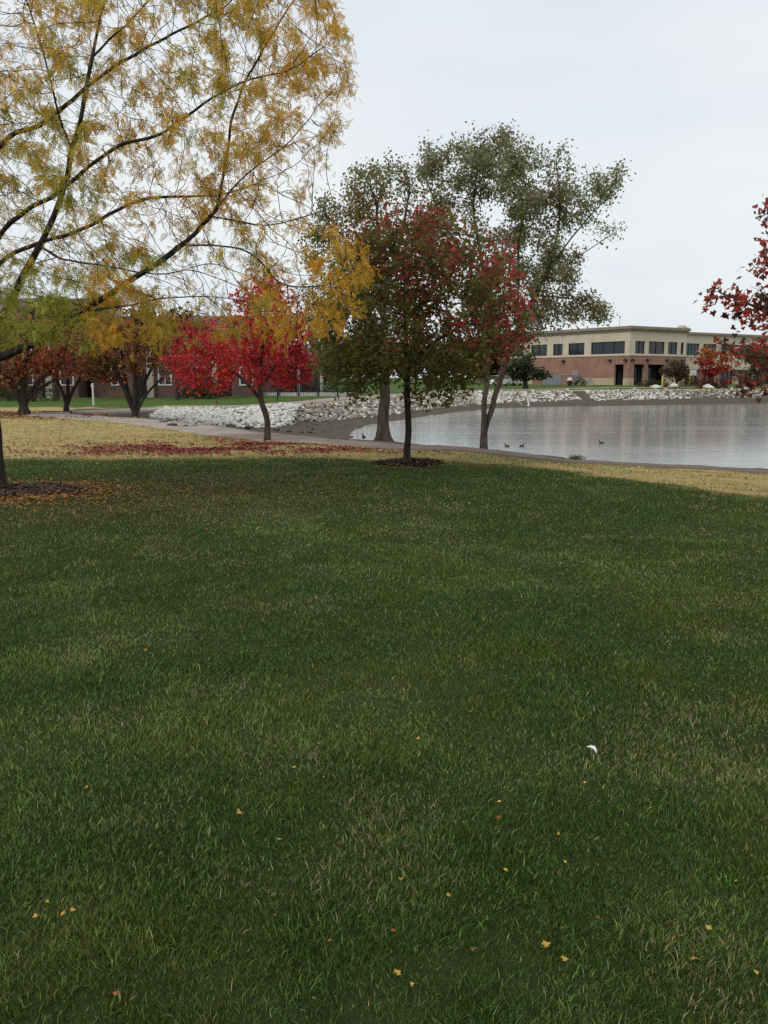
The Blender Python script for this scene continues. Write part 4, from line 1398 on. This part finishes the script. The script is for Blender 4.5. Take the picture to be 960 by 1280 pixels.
# white feather
q = atz(739, 940, .03)
vv = []
K = 14
for k in range(K):
    t = k / (K - 1)
    w = .014 * math.sin(math.pi * min(1, t * .9 + .1)) ** .7 * (1 - .3 * t) + .001
    cx_, cy_, cz_ = -.05 + .1 * t, .018 * math.sin(t * 2.8), .012 * math.sin(t * 3.1)
    vv += [(cx_, cy_ - w, cz_ + .003), (cx_, cy_, cz_), (cx_, cy_ + w, cz_ + .003)]
ff = []
for k in range(K - 1):
    for j in (0, 1):
        ff.append((k * 3 + j, k * 3 + j + 1, k * 3 + j + 4, k * 3 + j + 3))
o = link('feather', mesh_np('feather', vv, np.array(ff), smooth=True), M['feather'], loc=(q[0], q[1], hz(q[0], q[1]) + .04))
o.scale = (.5, .62, .8)
o.rotation_euler = (.25, .3, -.9)
tag(o, 'white curled feather lying on the lawn', 'feather')


# ------------------------------------------------------------------ office building
def face_frame(origin, ang):
    return Matrix.Translation(Vector(origin)) @ Matrix.Rotation(ang, 4, 'Z')


def wall_cells(mb, u0, u1, z0, z1, th, holes, Mx):
    """wall in local frame: along +x, thickness to +y; holes (a,b,za,zb)"""
    us = sorted({u0, u1} | {h[0] for h in holes} | {h[1] for h in holes})
    for a, b in zip(us[:-1], us[1:]):
        cuts = sorted([(h[2], h[3]) for h in holes if h[0] <= a + 1e-6 and h[1] >= b - 1e-6])
        z = z0
        for ca, cb in cuts:
            if ca > z + 1e-6: mb.box((a, 0, z), (b, th, ca), Mx)
            z = max(z, cb)
        if z < z1 - 1e-6: mb.box((a, 0, z), (b, th, z1), Mx)


ZB = .42
O0 = at(785, 480, 132.0)
ANG = R(33)
root = empty('office_building', (O0[0], 132.0, ZB), ANG)
tag(root, 'two storey office building of red brick and cream panels with dark windows across the pond', 'building')
I4 = Matrix.Identity(4)
ML = Matrix.Rotation(R(90), 4, 'Z') @ Matrix.Scale(-1, 4, (0, 1, 0))      # left face: along +y, thickness to +x ... mirrored frame
zt = 8.35        # wall top
# front (right) face holes
fw = [(1.3, 3.4, 4.75, 6.6), (4.3, 7.9, 4.75, 6.6), (8.7, 10.9, 4.75, 6.6), (11.7, 12.4, 4.75, 6.6)]
fd = [(1.2, 3.5, .05, 3.15), (4.3, 8.0, .05, 3.15)]
LW = [(.95, 7.8, 4.75, 6.6), (9.2, 12.7, 4.75, 6.6), (14.0, 16.2, 4.75, 6.6), (17.6, 21.5, 4.75, 6.6), (23.2, 27, 4.75, 6.6), (28.6, 33, 4.75, 6.6)]
LD = [(1.0, 2.8, .05, 3.15)]
brickw, basew, upper = MB(), MB(), MB()
fr = 13.0
wallT = .35


def split_bands(holes):
    b = [h for h in holes if h[3] <= 4.5]
    return [(h[0], h[1], h[2], 1.1) for h in b], [(h[0], h[1], 1.1, h[3]) for h in b], [h for h in holes if h[2] >= 4.5]


for holes, length, Mx in ((fw + fd, fr, I4), (LW + LD, 36.0, ML)):
    b0, b1, b2_ = split_bands(holes)
    st = wallT if Mx is ML else 0
    wall_cells(basew, st, length, 0, 1.1, wallT + .0, b0, Mx @ Matrix.Translation((0, -.03, 0)))
    wall_cells(brickw, st, length, 1.1, 4.5, wallT, b1, Mx)
    wall_cells(upper, st, length, 4.5, zt, wallT, b2_, Mx @ Matrix.Translation((0, .04, 0)))
brickw.build('brick_wall', M['brick'], root)
basew.build('base_wall', M['tan'], root)
upper.build('upper_wall', M['cream'], root)
# recessed wing to the right
wing, wingb = MB(), MB()
wy = 1.6
WU = [(14.2, 18.2, 4.75, 6.6), (19.2, 22.6, 4.75, 6.6), (23.8, 27.4, 4.75, 6.6), (28.6, 32.6, 4.75, 6.6), (34, 38, 4.75, 6.6), (39.2, 43.2, 4.75, 6.6), (45, 50, 4.75, 6.6)]
WD = [(14.2, 18.2, .05, 2.3), (19.2, 22.6, .05, 2.3), (23.8, 27.4, .05, 2.3), (28.6, 32.6, .05, 2.3), (34, 38, .05, 2.3), (39.2, 43.2, .05, 2.3)]
wall_cells(wing, fr + .02, 52, 0, zt - .35, wallT, WU + WD, Matrix.Translation((0, wy, 0)))
wing.box((fr - .34, .34, 0), (fr - .01, wy + .3, zt - .02))
wing.build('wing_wall', M['cream'], root)
for u in (18.7, 23.2, 28.0, 33.3, 38.6, 44.0):
    wb_ = MB(); wb_.box((u - .38, wy - .28, 0), (u + .38, wy - .01, 3.9)); wb_.build('brick_pillar', M['brick'], root)
    wb_ = MB(); wb_.box((u - .44, wy - .34, 0.0), (u + .44, wy - .285, .6)).box((u - .42, wy - .32, 3.902), (u + .42, wy - .01, 4.05)); wb_.build('pillar_trim', M['tan'], root)
# cornices
cn = MB()
cn.box((-.45, -.45, zt), (fr + .3, .6, zt + .42)).box((-.45, .602, zt), (.6, 36.4, zt + .42))
cn.box((-.25, -.25, zt - .25), (fr + .15, -.002, zt - .002)).box((-.25, -.001, zt - .25), (-.002, 36.2, zt - .002))
cn.box((fr + .31, wy - .35, zt - .348), (52.4, wy + .6, zt + .0))
cn.build('cornice', M['cornice'], root)
rf = MB(); rf.box((.605, .605, zt - .1), (fr - .4, 36, zt + .2)).box((fr - .39, wy + .61, zt - .5), (52, 36, zt - .1)); rf.build('roof', M['roof'], root)
# string course between storeys
sc_ = MB(); sc_.box((-.1, -.1, 4.42), (fr, -.003, 4.62)).box((-.1, -.002, 4.42), (-.003, 36, 4.62)).box((fr + .05, wy - .12, 4.45), (52, wy - .003, 4.62)).box((fr + .05, wy - .5, 2.5), (52, wy - .003, 2.95))
sc_.build('string_course', M['cream'], root)
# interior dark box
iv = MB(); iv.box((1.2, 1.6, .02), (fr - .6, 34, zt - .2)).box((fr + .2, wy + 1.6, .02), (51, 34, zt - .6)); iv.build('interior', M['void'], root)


def window(h, Mx, mat, nm, mull=1, off=.16):
    a, b, za, zb = h
    f = MB()
    t = .07
    f.box((a + .003, off, za + .003), (a + t, off + .08, zb - .003), Mx).box((b - t, off, za + .003), (b - .003, off + .08, zb - .003), Mx)
    f.box((a + t + .002, off, za + .003), (b - t - .002, off + .08, za + t), Mx).box((a + t + .002, off, zb - t), (b - t - .002, off + .08, zb - .003), Mx)
    for k in range(1, mull):
        u = a + (b - a) * k / mull
        f.box((u - .03, off + .01, za + t + .002), (u + .03, off + .07, zb - t - .002), Mx)
    fo = f.build('window', M['black_metal'], root)
    g_ = MB(); g_.box((a + t, off + .09, za + t), (b - t, off + .1, zb - t), Mx); g_.build('pane', mat, fo)


for h in fw: window(h, I4, M['glass'], 'w', 2)
for h in LW: window(h, ML, M['glass'], 'w', max(2, int((h[1] - h[0]) / 2)))
for h in WU: window(h, Matrix.Translation((0, wy, 0)), M['glass_blue'], 'w', 5)
for h in WD: window(h, Matrix.Translation((0, wy, 0)), M['glass'], 'w', 3)


def doorway(h, Mx, deep):
    a, b, za, zb = h
    d_ = MB()
    for u0, u1 in ((a + .25, (a + b) / 2 - .02), ((a + b) / 2 + .02, b - .25)):
        d_.box((u0, deep, za), (u1, deep + .06, zb - .5), Mx)
    o_ = d_.build('door', M['glass'], root)
    hd = MB(); um = (a + b) / 2
    hd.box((um - .10, deep - .06, 1.0), (um - .06, deep - .01, 1.5), Mx).box((um + .06, deep - .06, 1.0), (um + .10, deep - .01, 1.5), Mx)
    hd.build('handle', M['grey_metal'], o_)


for h in fd: doorway(h, I4, 1.4)
for h in LD: doorway(h, ML, 1.2)
# railings in the covered openings
for (a, b) in ((1.25, 2.2), (4.4, 5.6)):
    r_ = MB()
    r_.box((a, .1, 1.0), (b, .15, 1.06))
    k = a
    while k < b:
        r_.box((k, .11, .1), (k + .03, .14, .998)); k += .16
    r_.build('railing', M['black_metal'], root)
# wall lamps on the brick
for Mx, us in ((I4, (.6, 3.9, 8.4, 11.9)), (ML, (.5, 3.6, 13.5, 22))):
    for u in us:
        l_ = MB()
        l_.box((u - .08, -.12, 3.75), (u + .08, -.002, 4.0), Mx)
        l_.box((u - .26, -.42, 3.62), (u + .26, -.122, 3.92), Mx)
        l_.build('wall_lamp', M['black_metal'], root)
# grey door and gates of the yard on the left face
d_ = MB(); d_.box((10.3, -.08, .02), (11.6, -.035, 2.3), ML); dd_ = d_.build('service_door', M['grey_metal'], root)
h_ = MB(); h_.box((10.45, -.14, 1.0), (10.53, -.082, 1.15), ML); h_.build('handle', M['black_metal'], dd_)
ant = MB(); ant.cyl((6.5, 8, zt + .2), (6.5, 8, zt + 3.2), .05, .02, 6).box((6.3, 7.8, zt + .19), (6.7, 8.2, zt + .32)); ant.build('antenna', M['grey_metal'], root)
rt = MB(); rt.box((22, 8, zt - .1), (23.5, 9.6, zt + 1.3)).box((22.3, 8.3, zt + 1.302), (23.2, 9.3, zt + 1.6)); rt.build('roof_unit', M['cream'], root)

# bin yard: brick walls and grey gates
byc = at(700, 481, 130.5)
yard = empty('bin_enclosure', (byc[0] - 1.6, 130.5, hz(byc[0], 130.5)), R(12))
tag(yard, 'low brick enclosure with pale grey double gates left of the brick wall', 'enclosure')
w_ = MB(); w_.box((1.9, 0, 0), (4.0, .3, 1.5)).box((3.7, .301, 0), (4.0, 3.5, 1.5)).box((-1.3, 0, 0), (-1.0, 3.5, 1.5)); w_.build('wall', M['brick'], yard)
for a, b in ((-.98, .42), (.46, 1.88)):
    g_ = MB(); g_.box((a, .05, .1), (b, .1, 1.45)); 
    k = a + .02
    while k < b - .1:
        g_.box((k, .03, .1), (k + .1, .048, 1.45)); k += .14
    g_.build('gate', M['grey_metal'], yard)
cp_ = MB(); cp_.box((1.85, -.05, 1.502), (4.05, .35, 1.6)).box((3.65, .352, 1.502), (4.05, 3.5, 1.6)); cp_.build('coping', M['tan'], yard)

# litter bin
q = at(712, 483, 126)
bn = empty('litter_bin', (q[0], 126, hz(q[0], 126))); tag(bn, 'dark litter bin with a white domed lid beside the bin yard', 'bin')
b_ = MB(); b_.loft([((0, 0, 0), (.30, 0, 0), (0, .30, 0)), ((0, 0, .75), (.36, 0, 0), (0, .36, 0))], 14); b_.build('body', M['black_metal'], bn)
b_ = MB(); b_.loft([((0, 0, .752), (.40, 0, 0), (0, .40, 0)), ((0, 0, .95), (.36, 0, 0), (0, .36, 0)), ((0, 0, 1.12), (.22, 0, 0), (0, .22, 0)), ((0, 0, 1.18), (.06, 0, 0), (0, .06, 0))], 14); b_.build('lid', M['white_paint'], bn)
# air conditioning unit
q = at(736, 483, 129.5)
ac = empty('cooling_unit', (q[0], 129.5, hz(q[0], 129.5)), R(20)); tag(ac, 'small pale cooling unit on the ground by the tan wall base', 'cooling unit')
a_ = MB(); a_.box((-.45, -.4, 0), (.45, .4, .95)); a_.build('casing', M['siding'], ac, bevel=.03)
a_ = MB(); a_.cyl((0, 0, .952), (0, 0, 1.0), .32, .32, 14); a_.build('fan_grille', M['black_metal'], ac)
# yellow posts
for px, py, Y, hh, lab in ((828, 480, 121, 1.5, 'yellow safety post left of the mauve tree'), (862, 478, 124.5, 1.7, 'yellow safety post right of the mauve tree')):
    q = at(px, py, Y)
    r0 = empty('safety_post', (q[0], Y, hz(q[0], Y))); tag(r0, lab, 'post')
    p_ = MB(); p_.cyl((0, 0, -.05), (0, 0, hh), .13, .13, 10); p_.loft([((0, 0, hh), (.13, 0, 0), (0, .13, 0)), ((0, 0, hh + .08), (.08, 0, 0), (0, .08, 0)), ((0, 0, hh + .1), (.02, 0, 0), (0, .02, 0))], 10)
    p_.build('post', M['yellow'], r0)
    p_ = MB(); p_.cyl((0, 0, -.04), (0, 0, .06), .2, .2, 10); p_.build('footing', M['siding'], r0)
q = at(866, 476, 124)
sg = empty('small_sign', (q[0], 124, hz(q[0], 124))); tag(sg, 'small white blank sign on a post by the office windows', 'sign')
s_ = MB(); s_.cyl((0, 0, 0), (0, 0, 2.2), .04, .04, 8); s_.build('post', M['grey_metal'], sg)
s_ = MB(); s_.box((-.45, -.07, 1.5), (.45, -.042, 2.3)); s_.build('panel', M['white_paint'], sg, bevel=.01)


# ------------------------------------------------------------------ apartment buildings at the left
def apartment(label, x0, x1, Y, dep, wins, doors, bays, hw=5.3, hr=8.4, mat='brick_dark'):
    root = empty('apartment_building', (x0, Y, hz((x0 + x1) / 2, Y)))
    tag(root, label, 'building')
    Lx = x1 - x0
    w = MB()
    holes = [(u, u + 1.1, z, z + 1.45) for u, z in wins] + [(u, u + 1.0, .02, 2.1) for u in doors]
    wall_cells(w, 0, Lx, 0, hw, .3, holes, I4)
    w.box((0, .302, 0), (.3, dep, hw)).box((Lx - .3, .302, 0), (Lx, dep, hw)).box((.302, dep - .3, 0), (Lx - .302, dep, hw))
    w.build('wall', M[mat], root)
    for a, b in bays:
        s = MB(); s.box((a, -.35, 0), (b, -.003, hw - .1)); s.build('bay_wall', M['siding'], root)
    r = MB()
    v0 = len(r.v)
    r.prism([(-.6, hw + .002), (dep / 2, hr), (dep + .6, hw + .002)], -.5, Lx + .5, 'x')
    r.build('roof', M['roof'], root)
    iv_ = MB(); iv_.box((.4, .8, .02), (Lx - .4, dep - .5, hw - .1)); iv_.build('interior', M['void'], root)
    for u, z in wins:
        f = MB()
        f.box((u, -.06, z), (u + .1, .1, z + 1.45)).box((u + 1.0, -.06, z), (u + 1.1, .1, z + 1.45)).box((u + .1, -.06, z + 1.36), (u + 1.0, .1, z + 1.45)).box((u + .1, -.06, z), (u + 1.0, .1, z + .09))
        f.box((u + .1, -.03, z + .7), (u + 1.0, .06, z + .76)).box((u + .53, -.03, z + .09), (u + .58, .06, z + 1.36))
        fo = f.build('window', M['white_paint'], root)
        g_ = MB(); g_.box((u + .1, .11, z + .09), (u + 1.0, .12, z + 1.36)); g_.build('pane', M['glass'], fo)
    for u in doors:
        d_ = MB(); d_.box((u + .02, .12, .02), (u + .98, .18, 2.08)); do = d_.build('door', M['void'], root)
        h_ = MB(); h_.box((u + .85, .06, 1.0), (u + .9, .118, 1.1)); h_.build('handle', M['grey_metal'], do)
    return root


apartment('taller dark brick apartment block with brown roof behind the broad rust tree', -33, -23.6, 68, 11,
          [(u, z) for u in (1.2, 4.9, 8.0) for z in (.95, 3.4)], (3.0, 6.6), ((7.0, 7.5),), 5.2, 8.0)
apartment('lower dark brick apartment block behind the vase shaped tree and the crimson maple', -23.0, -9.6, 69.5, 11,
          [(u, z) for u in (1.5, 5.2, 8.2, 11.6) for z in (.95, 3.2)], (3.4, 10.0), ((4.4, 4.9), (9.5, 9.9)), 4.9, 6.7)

# pool house: dark glazed pavilion with white columns
q0, q1 = at(288, 490, 82), at(402, 490, 82)
ph = empty('pool_house', (q0[0], 82, hz(q0[0], 82)))
tag(ph, 'low pavilion with dark glass and white columns behind the crimson maple', 'building')
Lx = q1[0] - q0[0]
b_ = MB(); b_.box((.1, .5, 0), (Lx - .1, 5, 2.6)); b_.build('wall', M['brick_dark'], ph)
b_ = MB(); b_.prism([(-.5, 2.602), (2.6, 4.3), (5.6, 2.602)], -.5, Lx + .5, 'x'); b_.build('roof', M['roof'], ph)
k = 0.0
while k < Lx:
    c_ = MB(); c_.box((k - .13, -.1, 0), (k + .13, .16, 2.55)); c_.build('column', M['white_paint'], ph); k += Lx / 4 - .001
for i in range(4):
    a = i * Lx / 4 + .5
    g_ = MB(); g_.box((a, .44, .4), (a + Lx / 4 - 1.0, .498, 2.3)); g_.build('window', M['glass'], ph)
# pale low wall and black rail fence
q0, q1 = at(300, 496, 70), at(446, 496, 70)
fn = empty('pool_fence', (q0[0], 70, hz(0, 70) - .02)); tag(fn, 'black rail fence on a pale low wall before the dark pavilion', 'fence')
Lx = q1[0] - q0[0]
f_ = MB(); f_.box((0, 0, -.2), (Lx, .25, .42)); f_.build('low_wall', M['white_paint'], fn)
f_ = MB(); f_.box((0, -.06, 1.12), (Lx, -.02, 1.17)).box((0, -.06, .5), (Lx, -.02, .54))
k = 0.0
while k < Lx:
    f_.box((k, -.05, .05), (k + .02, -.03, 1.118)); k += .14
f_.build('railing', M['black_metal'], fn)
k = 0.0
while k < Lx + .01:
    p_ = MB(); p_.box((k - .05, -.14, -.1), (k + .05, -.062, 1.35)); p_.build('post', M['black_metal'], fn); k += Lx / 6

# charcoal grill on a post
q = at(347, 504, 58)
gr = empty('park_grill', (q[0], 58, hz(q[0], 58))); tag(gr, 'black park grill on a single post on the green strip', 'grill')
b_ = MB(); b_.cyl((0, 0, -.05), (0, 0, .75), .05, .05, 8); b_.build('post', M['black_metal'], gr)
b_ = MB(); b_.box((-.38, -.25, .752), (.38, .25, .78)).box((-.38, -.25, .782), (-.35, .25, 1.02)).box((.35, -.25, .782), (.38, .25, 1.02)).box((-.348, .22, .782), (.348, .25, 1.02)).box((-.348, -.25, .782), (.348, -.22, .9)); b_.build('firebox', M['black_metal'], gr)
b_ = MB()
for i in range(9): b_.box((-.34, -.2 + i * .05, .98), (.34, -.18 + i * .05, 1.0))
b_.build('grate', M['black_metal'], gr)

# white bollard light
q = atz(117, 507, .02)
bo = empty('bollard_light', (q[0], q[1], hz(q[0], q[1]))); tag(bo, 'slim white bollard light on the grass left of the vase shaped tree', 'light post')
b_ = MB(); b_.cyl((0, 0, -.05), (0, 0, 1.0), .06, .055, 10); b_.build('post', M['white_paint'], bo)
b_ = MB(); b_.loft([((0, 0, 1.002), (.08, 0, 0), (0, .08, 0)), ((0, 0, 1.2), (.09, 0, 0), (0, .09, 0)), ((0, 0, 1.26), (.04, 0, 0), (0, .04, 0))], 12); b_.build('cap', M['white_paint'], bo)


# ------------------------------------------------------------------ cars far behind the bank
def car(label, px, Y, paint, ang):
    q = at(px, 480, Y)
    c = empty('parked_car', (q[0], Y, hz(q[0], Y)), ang); tag(c, label, 'car')
    b_ = MB()
    b_.prism([(-2.15, .35), (-2.2, .7), (-2.1, .95), (-1.2, 1.02), (.9, 1.0), (2.0, .86), (2.2, .62), (2.15, .35)], -.88, .88, 'y')
    b_.build('body', M[paint], c, bevel=.05)
    b_ = MB()
    b0 = [(-1.9, -.8, 1.0), (1.05, -.8, 1.0), (1.05, .8, 1.0), (-1.9, .8, 1.0)]; t0 = [(-1.45, -.62, 1.46), (.25, -.62, 1.46), (.25, .62, 1.46), (-1.45, .62, 1.46)]
    b_.v = b0 + t0; b_.f = [(0, 1, 5, 4), (1, 2, 6, 5), (2, 3, 7, 6), (3, 0, 4, 7), (4, 5, 6, 7), (3, 2, 1, 0)]
    b_.build('window', M['glass'], c)
    b_ = MB(); b_.box((-1.5, -.64, 1.462), (.28, .64, 1.52)); b_.build('roof', M[paint], c, bevel=.02)
    for xx in (-1.35, 1.35):
        for yy in (-.82, .82):
            w_ = MB(); w_.cyl((xx, yy - .11, .32), (xx, yy + .11, .32), .32, .32, 16); wo = w_.build('wheel', M['tyre'], c)
            s = -1 if yy < 0 else 1
            w_ = MB(); w_.cyl((xx, yy + s * .112, .32), (xx, yy + s * .125, .32), .2, .18, 12); w_.build('rim', M['grey_metal'], wo)
    for yy in (-.6, .6):
        h_ = MB(); h_.box((2.13, yy - .2, .62), (2.2, yy + .2, .76)); h_.build('headlight', M['white_paint'], c)
        h_ = MB(); h_.box((-2.24, yy - .2, .7), (-2.17, yy + .2, .88)); h_.build('taillight', M['red_lamp'], c)


car('white car parked far behind the twin trunks', 622, 122, 'car_white', R(60))
car('silver car parked right of the white car beyond the pond', 640, 130, 'car_silver', R(100))


# ------------------------------------------------------------------ water birds
def bird(label, loc, ang, body, head, scale=1.0, swim=True, name='duck', cat='duck', group=None):
    root = empty(name, loc, ang); tag(root, label, cat, group)
    m_ = MB()
    st = [(-.30, .20, .01, .01), (-.24, .17, .05, .03), (-.14, .13, .10, .08), (0, .11, .13, .11), (.12, .12, .11, .10), (.19, .17, .07, .08), (.21, .24, .045, .05), (.22, .30, .042, .045), (.245, .345, .05, .05), (.28, .355, .045, .042), (.315, .345, .025, .022)]
    rings = []
    for i, (x_, z_, ry_, rz_) in enumerate(st):
        tilt = 0 if i < 4 else min(1.2, (i - 3) * .33) if i < 8 else .3
        rings.append(((x_, 0, z_), (0, ry_, 0), (-rz_ * math.sin(tilt), 0, rz_ * math.cos(tilt))))
    m_.loft(rings, 12)
    me = m_.mesh('body', smooth=True)
    cols = np.array([head if v.co.z > .26 else body for v in me.vertices])
    a = me.color_attributes.new('Col', 'FLOAT_COLOR', 'POINT')
    a.data.foreach_set('color', np.column_stack([cols, np.ones(len(cols))]).astype(np.float32).ravel())
    link('body', me, M['duck'], root)
    b_ = MB(); b_.loft([((.31, 0, .345), (0, .022, 0), (0, 0, .016)), ((.345, 0, .335), (0, .024, 0), (0, 0, .008)), ((.375, 0, .332), (0, .016, 0), (0, 0, .005))], 8)
    b_.build('bill', M['yellow'], root)
    if not swim:
        for s in (-1, 1):
            l_ = MB(); l_.cyl((.02, s * .05, -.08), (.01, s * .05, .05), .009, .012, 6).box((0, s * .05 - .03, -.09), (.08, s * .05 + .03, -.08)); l_.build('leg', M['yellow'], root)
    root.scale = (scale,) * 3
    return root


BR, DK, WH = (.06, .045, .03), (.02, .025, .018), (.72, .71, .68)
for px, py, a, lab in ((634, 558, 2.6, 'dark duck swimming left, nearest to the twin trunks'), (652, 558, .4, 'dark duck swimming right of the other duck by the twin trunks'), (752, 554, 3.0, 'lone dark duck swimming out on the open water')):
    q = atz(px, py, WZ)
    bird(lab, (q[0], q[1], WZ - .03), a, BR, DK, .42)
for px, py, a, sc, lab in ((660, 509, 1.2, 1.25, 'larger white waterbird floating by the far muddy bank'), (653, 508, 2.0, .8, 'smaller white waterbird floating beside the larger one')):
    q = atz(px, py, WZ)
    bird(lab, (q[0], q[1], WZ - .03), a, WH, WH, sc * .95, name='white_waterbird', cat='water bird')
q = atz(457, 549, -.4)
bird('dark duck standing on the bank left of the stout trunk', (q[0], b3[1] - .1, hz(q[0], b3[1] - .1) + .035), 1.9, BR, DK, .42, swim=False)
q = at(189, 526, 36)
bird('dark duck standing on the mud right of the vase shaped tree', (q[0], 36, hz(q[0], 36) + .04), .3, DK, DK, .5, swim=False)

# ------------------------------------------------------------------ sky and light
w = bpy.data.worlds.new('World')
scene.world = w
w.use_nodes = True
nt = w.node_tree
nt.nodes.clear()
N, L = nt.nodes, nt.links
out = N.new('ShaderNodeOutputWorld')
bg = N.new('ShaderNodeBackground')
bg.inputs['Strength'].default_value = .1
SUN_EL, SUN_ROT = R(42), R(215)
sky = N.new('ShaderNodeTexSky')
sky.sky_type = 'NISHITA'
sky.sun_disc = False
sky.sun_elevation = SUN_EL
sky.sun_rotation = SUN_ROT
sky.air_density = 1.2
sky.dust_density = 3.0
# overcast: a bright cloud layer in front of the blue
tc = N.new('ShaderNodeTexCoord')
mp = N.new('ShaderNodeMapping'); mp.inputs['Scale'].default_value = (1, 1, 3.2)
L.new(tc.outputs['Generated'], mp.inputs['Vector'])
nz = N.new('ShaderNodeTexNoise'); nz.inputs['Scale'].default_value = 1.6; nz.inputs['Detail'].default_value = 6; nz.inputs['Roughness'].default_value = .5
L.new(mp.outputs[0], nz.inputs['Vector'])
cr = N.new('ShaderNodeValToRGB')
cr.color_ramp.elements[0].position = .3; cr.color_ramp.elements[0].color = (7.2, 8.0, 9.1, 1)
cr.color_ramp.elements[1].position = .7; cr.color_ramp.elements[1].color = (9.3, 9.6, 9.6, 1)
L.new(nz.outputs['Fac'], cr.inputs['Fac'])
mx = N.new('ShaderNodeMix'); mx.data_type = 'RGBA'
mx.inputs['Factor'].default_value = .9
L.new(sky.outputs[0], mx.inputs['A']); L.new(cr.outputs[0], mx.inputs['B'])
L.new(mx.outputs['Result'], bg.inputs['Color'])
L.new(bg.outputs[0], out.inputs['Surface'])

sun = bpy.data.lights.new('sun', 'SUN')
sun.energy = 1.4
sun.angle = R(22)
sun.color = (1, .96, .9)
so = bpy.data.objects.new('sun', sun)
COL.objects.link(so)
# light travels away from the sun at azimuth SUN_ROT (measured from +Y towards +X), elevation SUN_EL
sd = Vector((math.sin(SUN_ROT) * math.cos(SUN_EL), math.cos(SUN_ROT) * math.cos(SUN_EL), math.sin(SUN_EL)))
so.rotation_euler = sd.to_track_quat('Z', 'Y').to_euler()
so.location = (0, 0, 40)

vs = scene.view_settings
vs.view_transform = 'Standard'
vs.look = 'None'
vs.exposure = 0.0
vs.gamma = 1.0
vs.use_curve_mapping = False
cy = scene.cycles
cy.max_bounces = 6
cy.diffuse_bounces = 3
cy.glossy_bounces = 3
cy.transmission_bounces = 3
cy.transparent_max_bounces = 8
cy.use_denoising = False
cy.caustics_reflective = False
cy.caustics_refractive = False
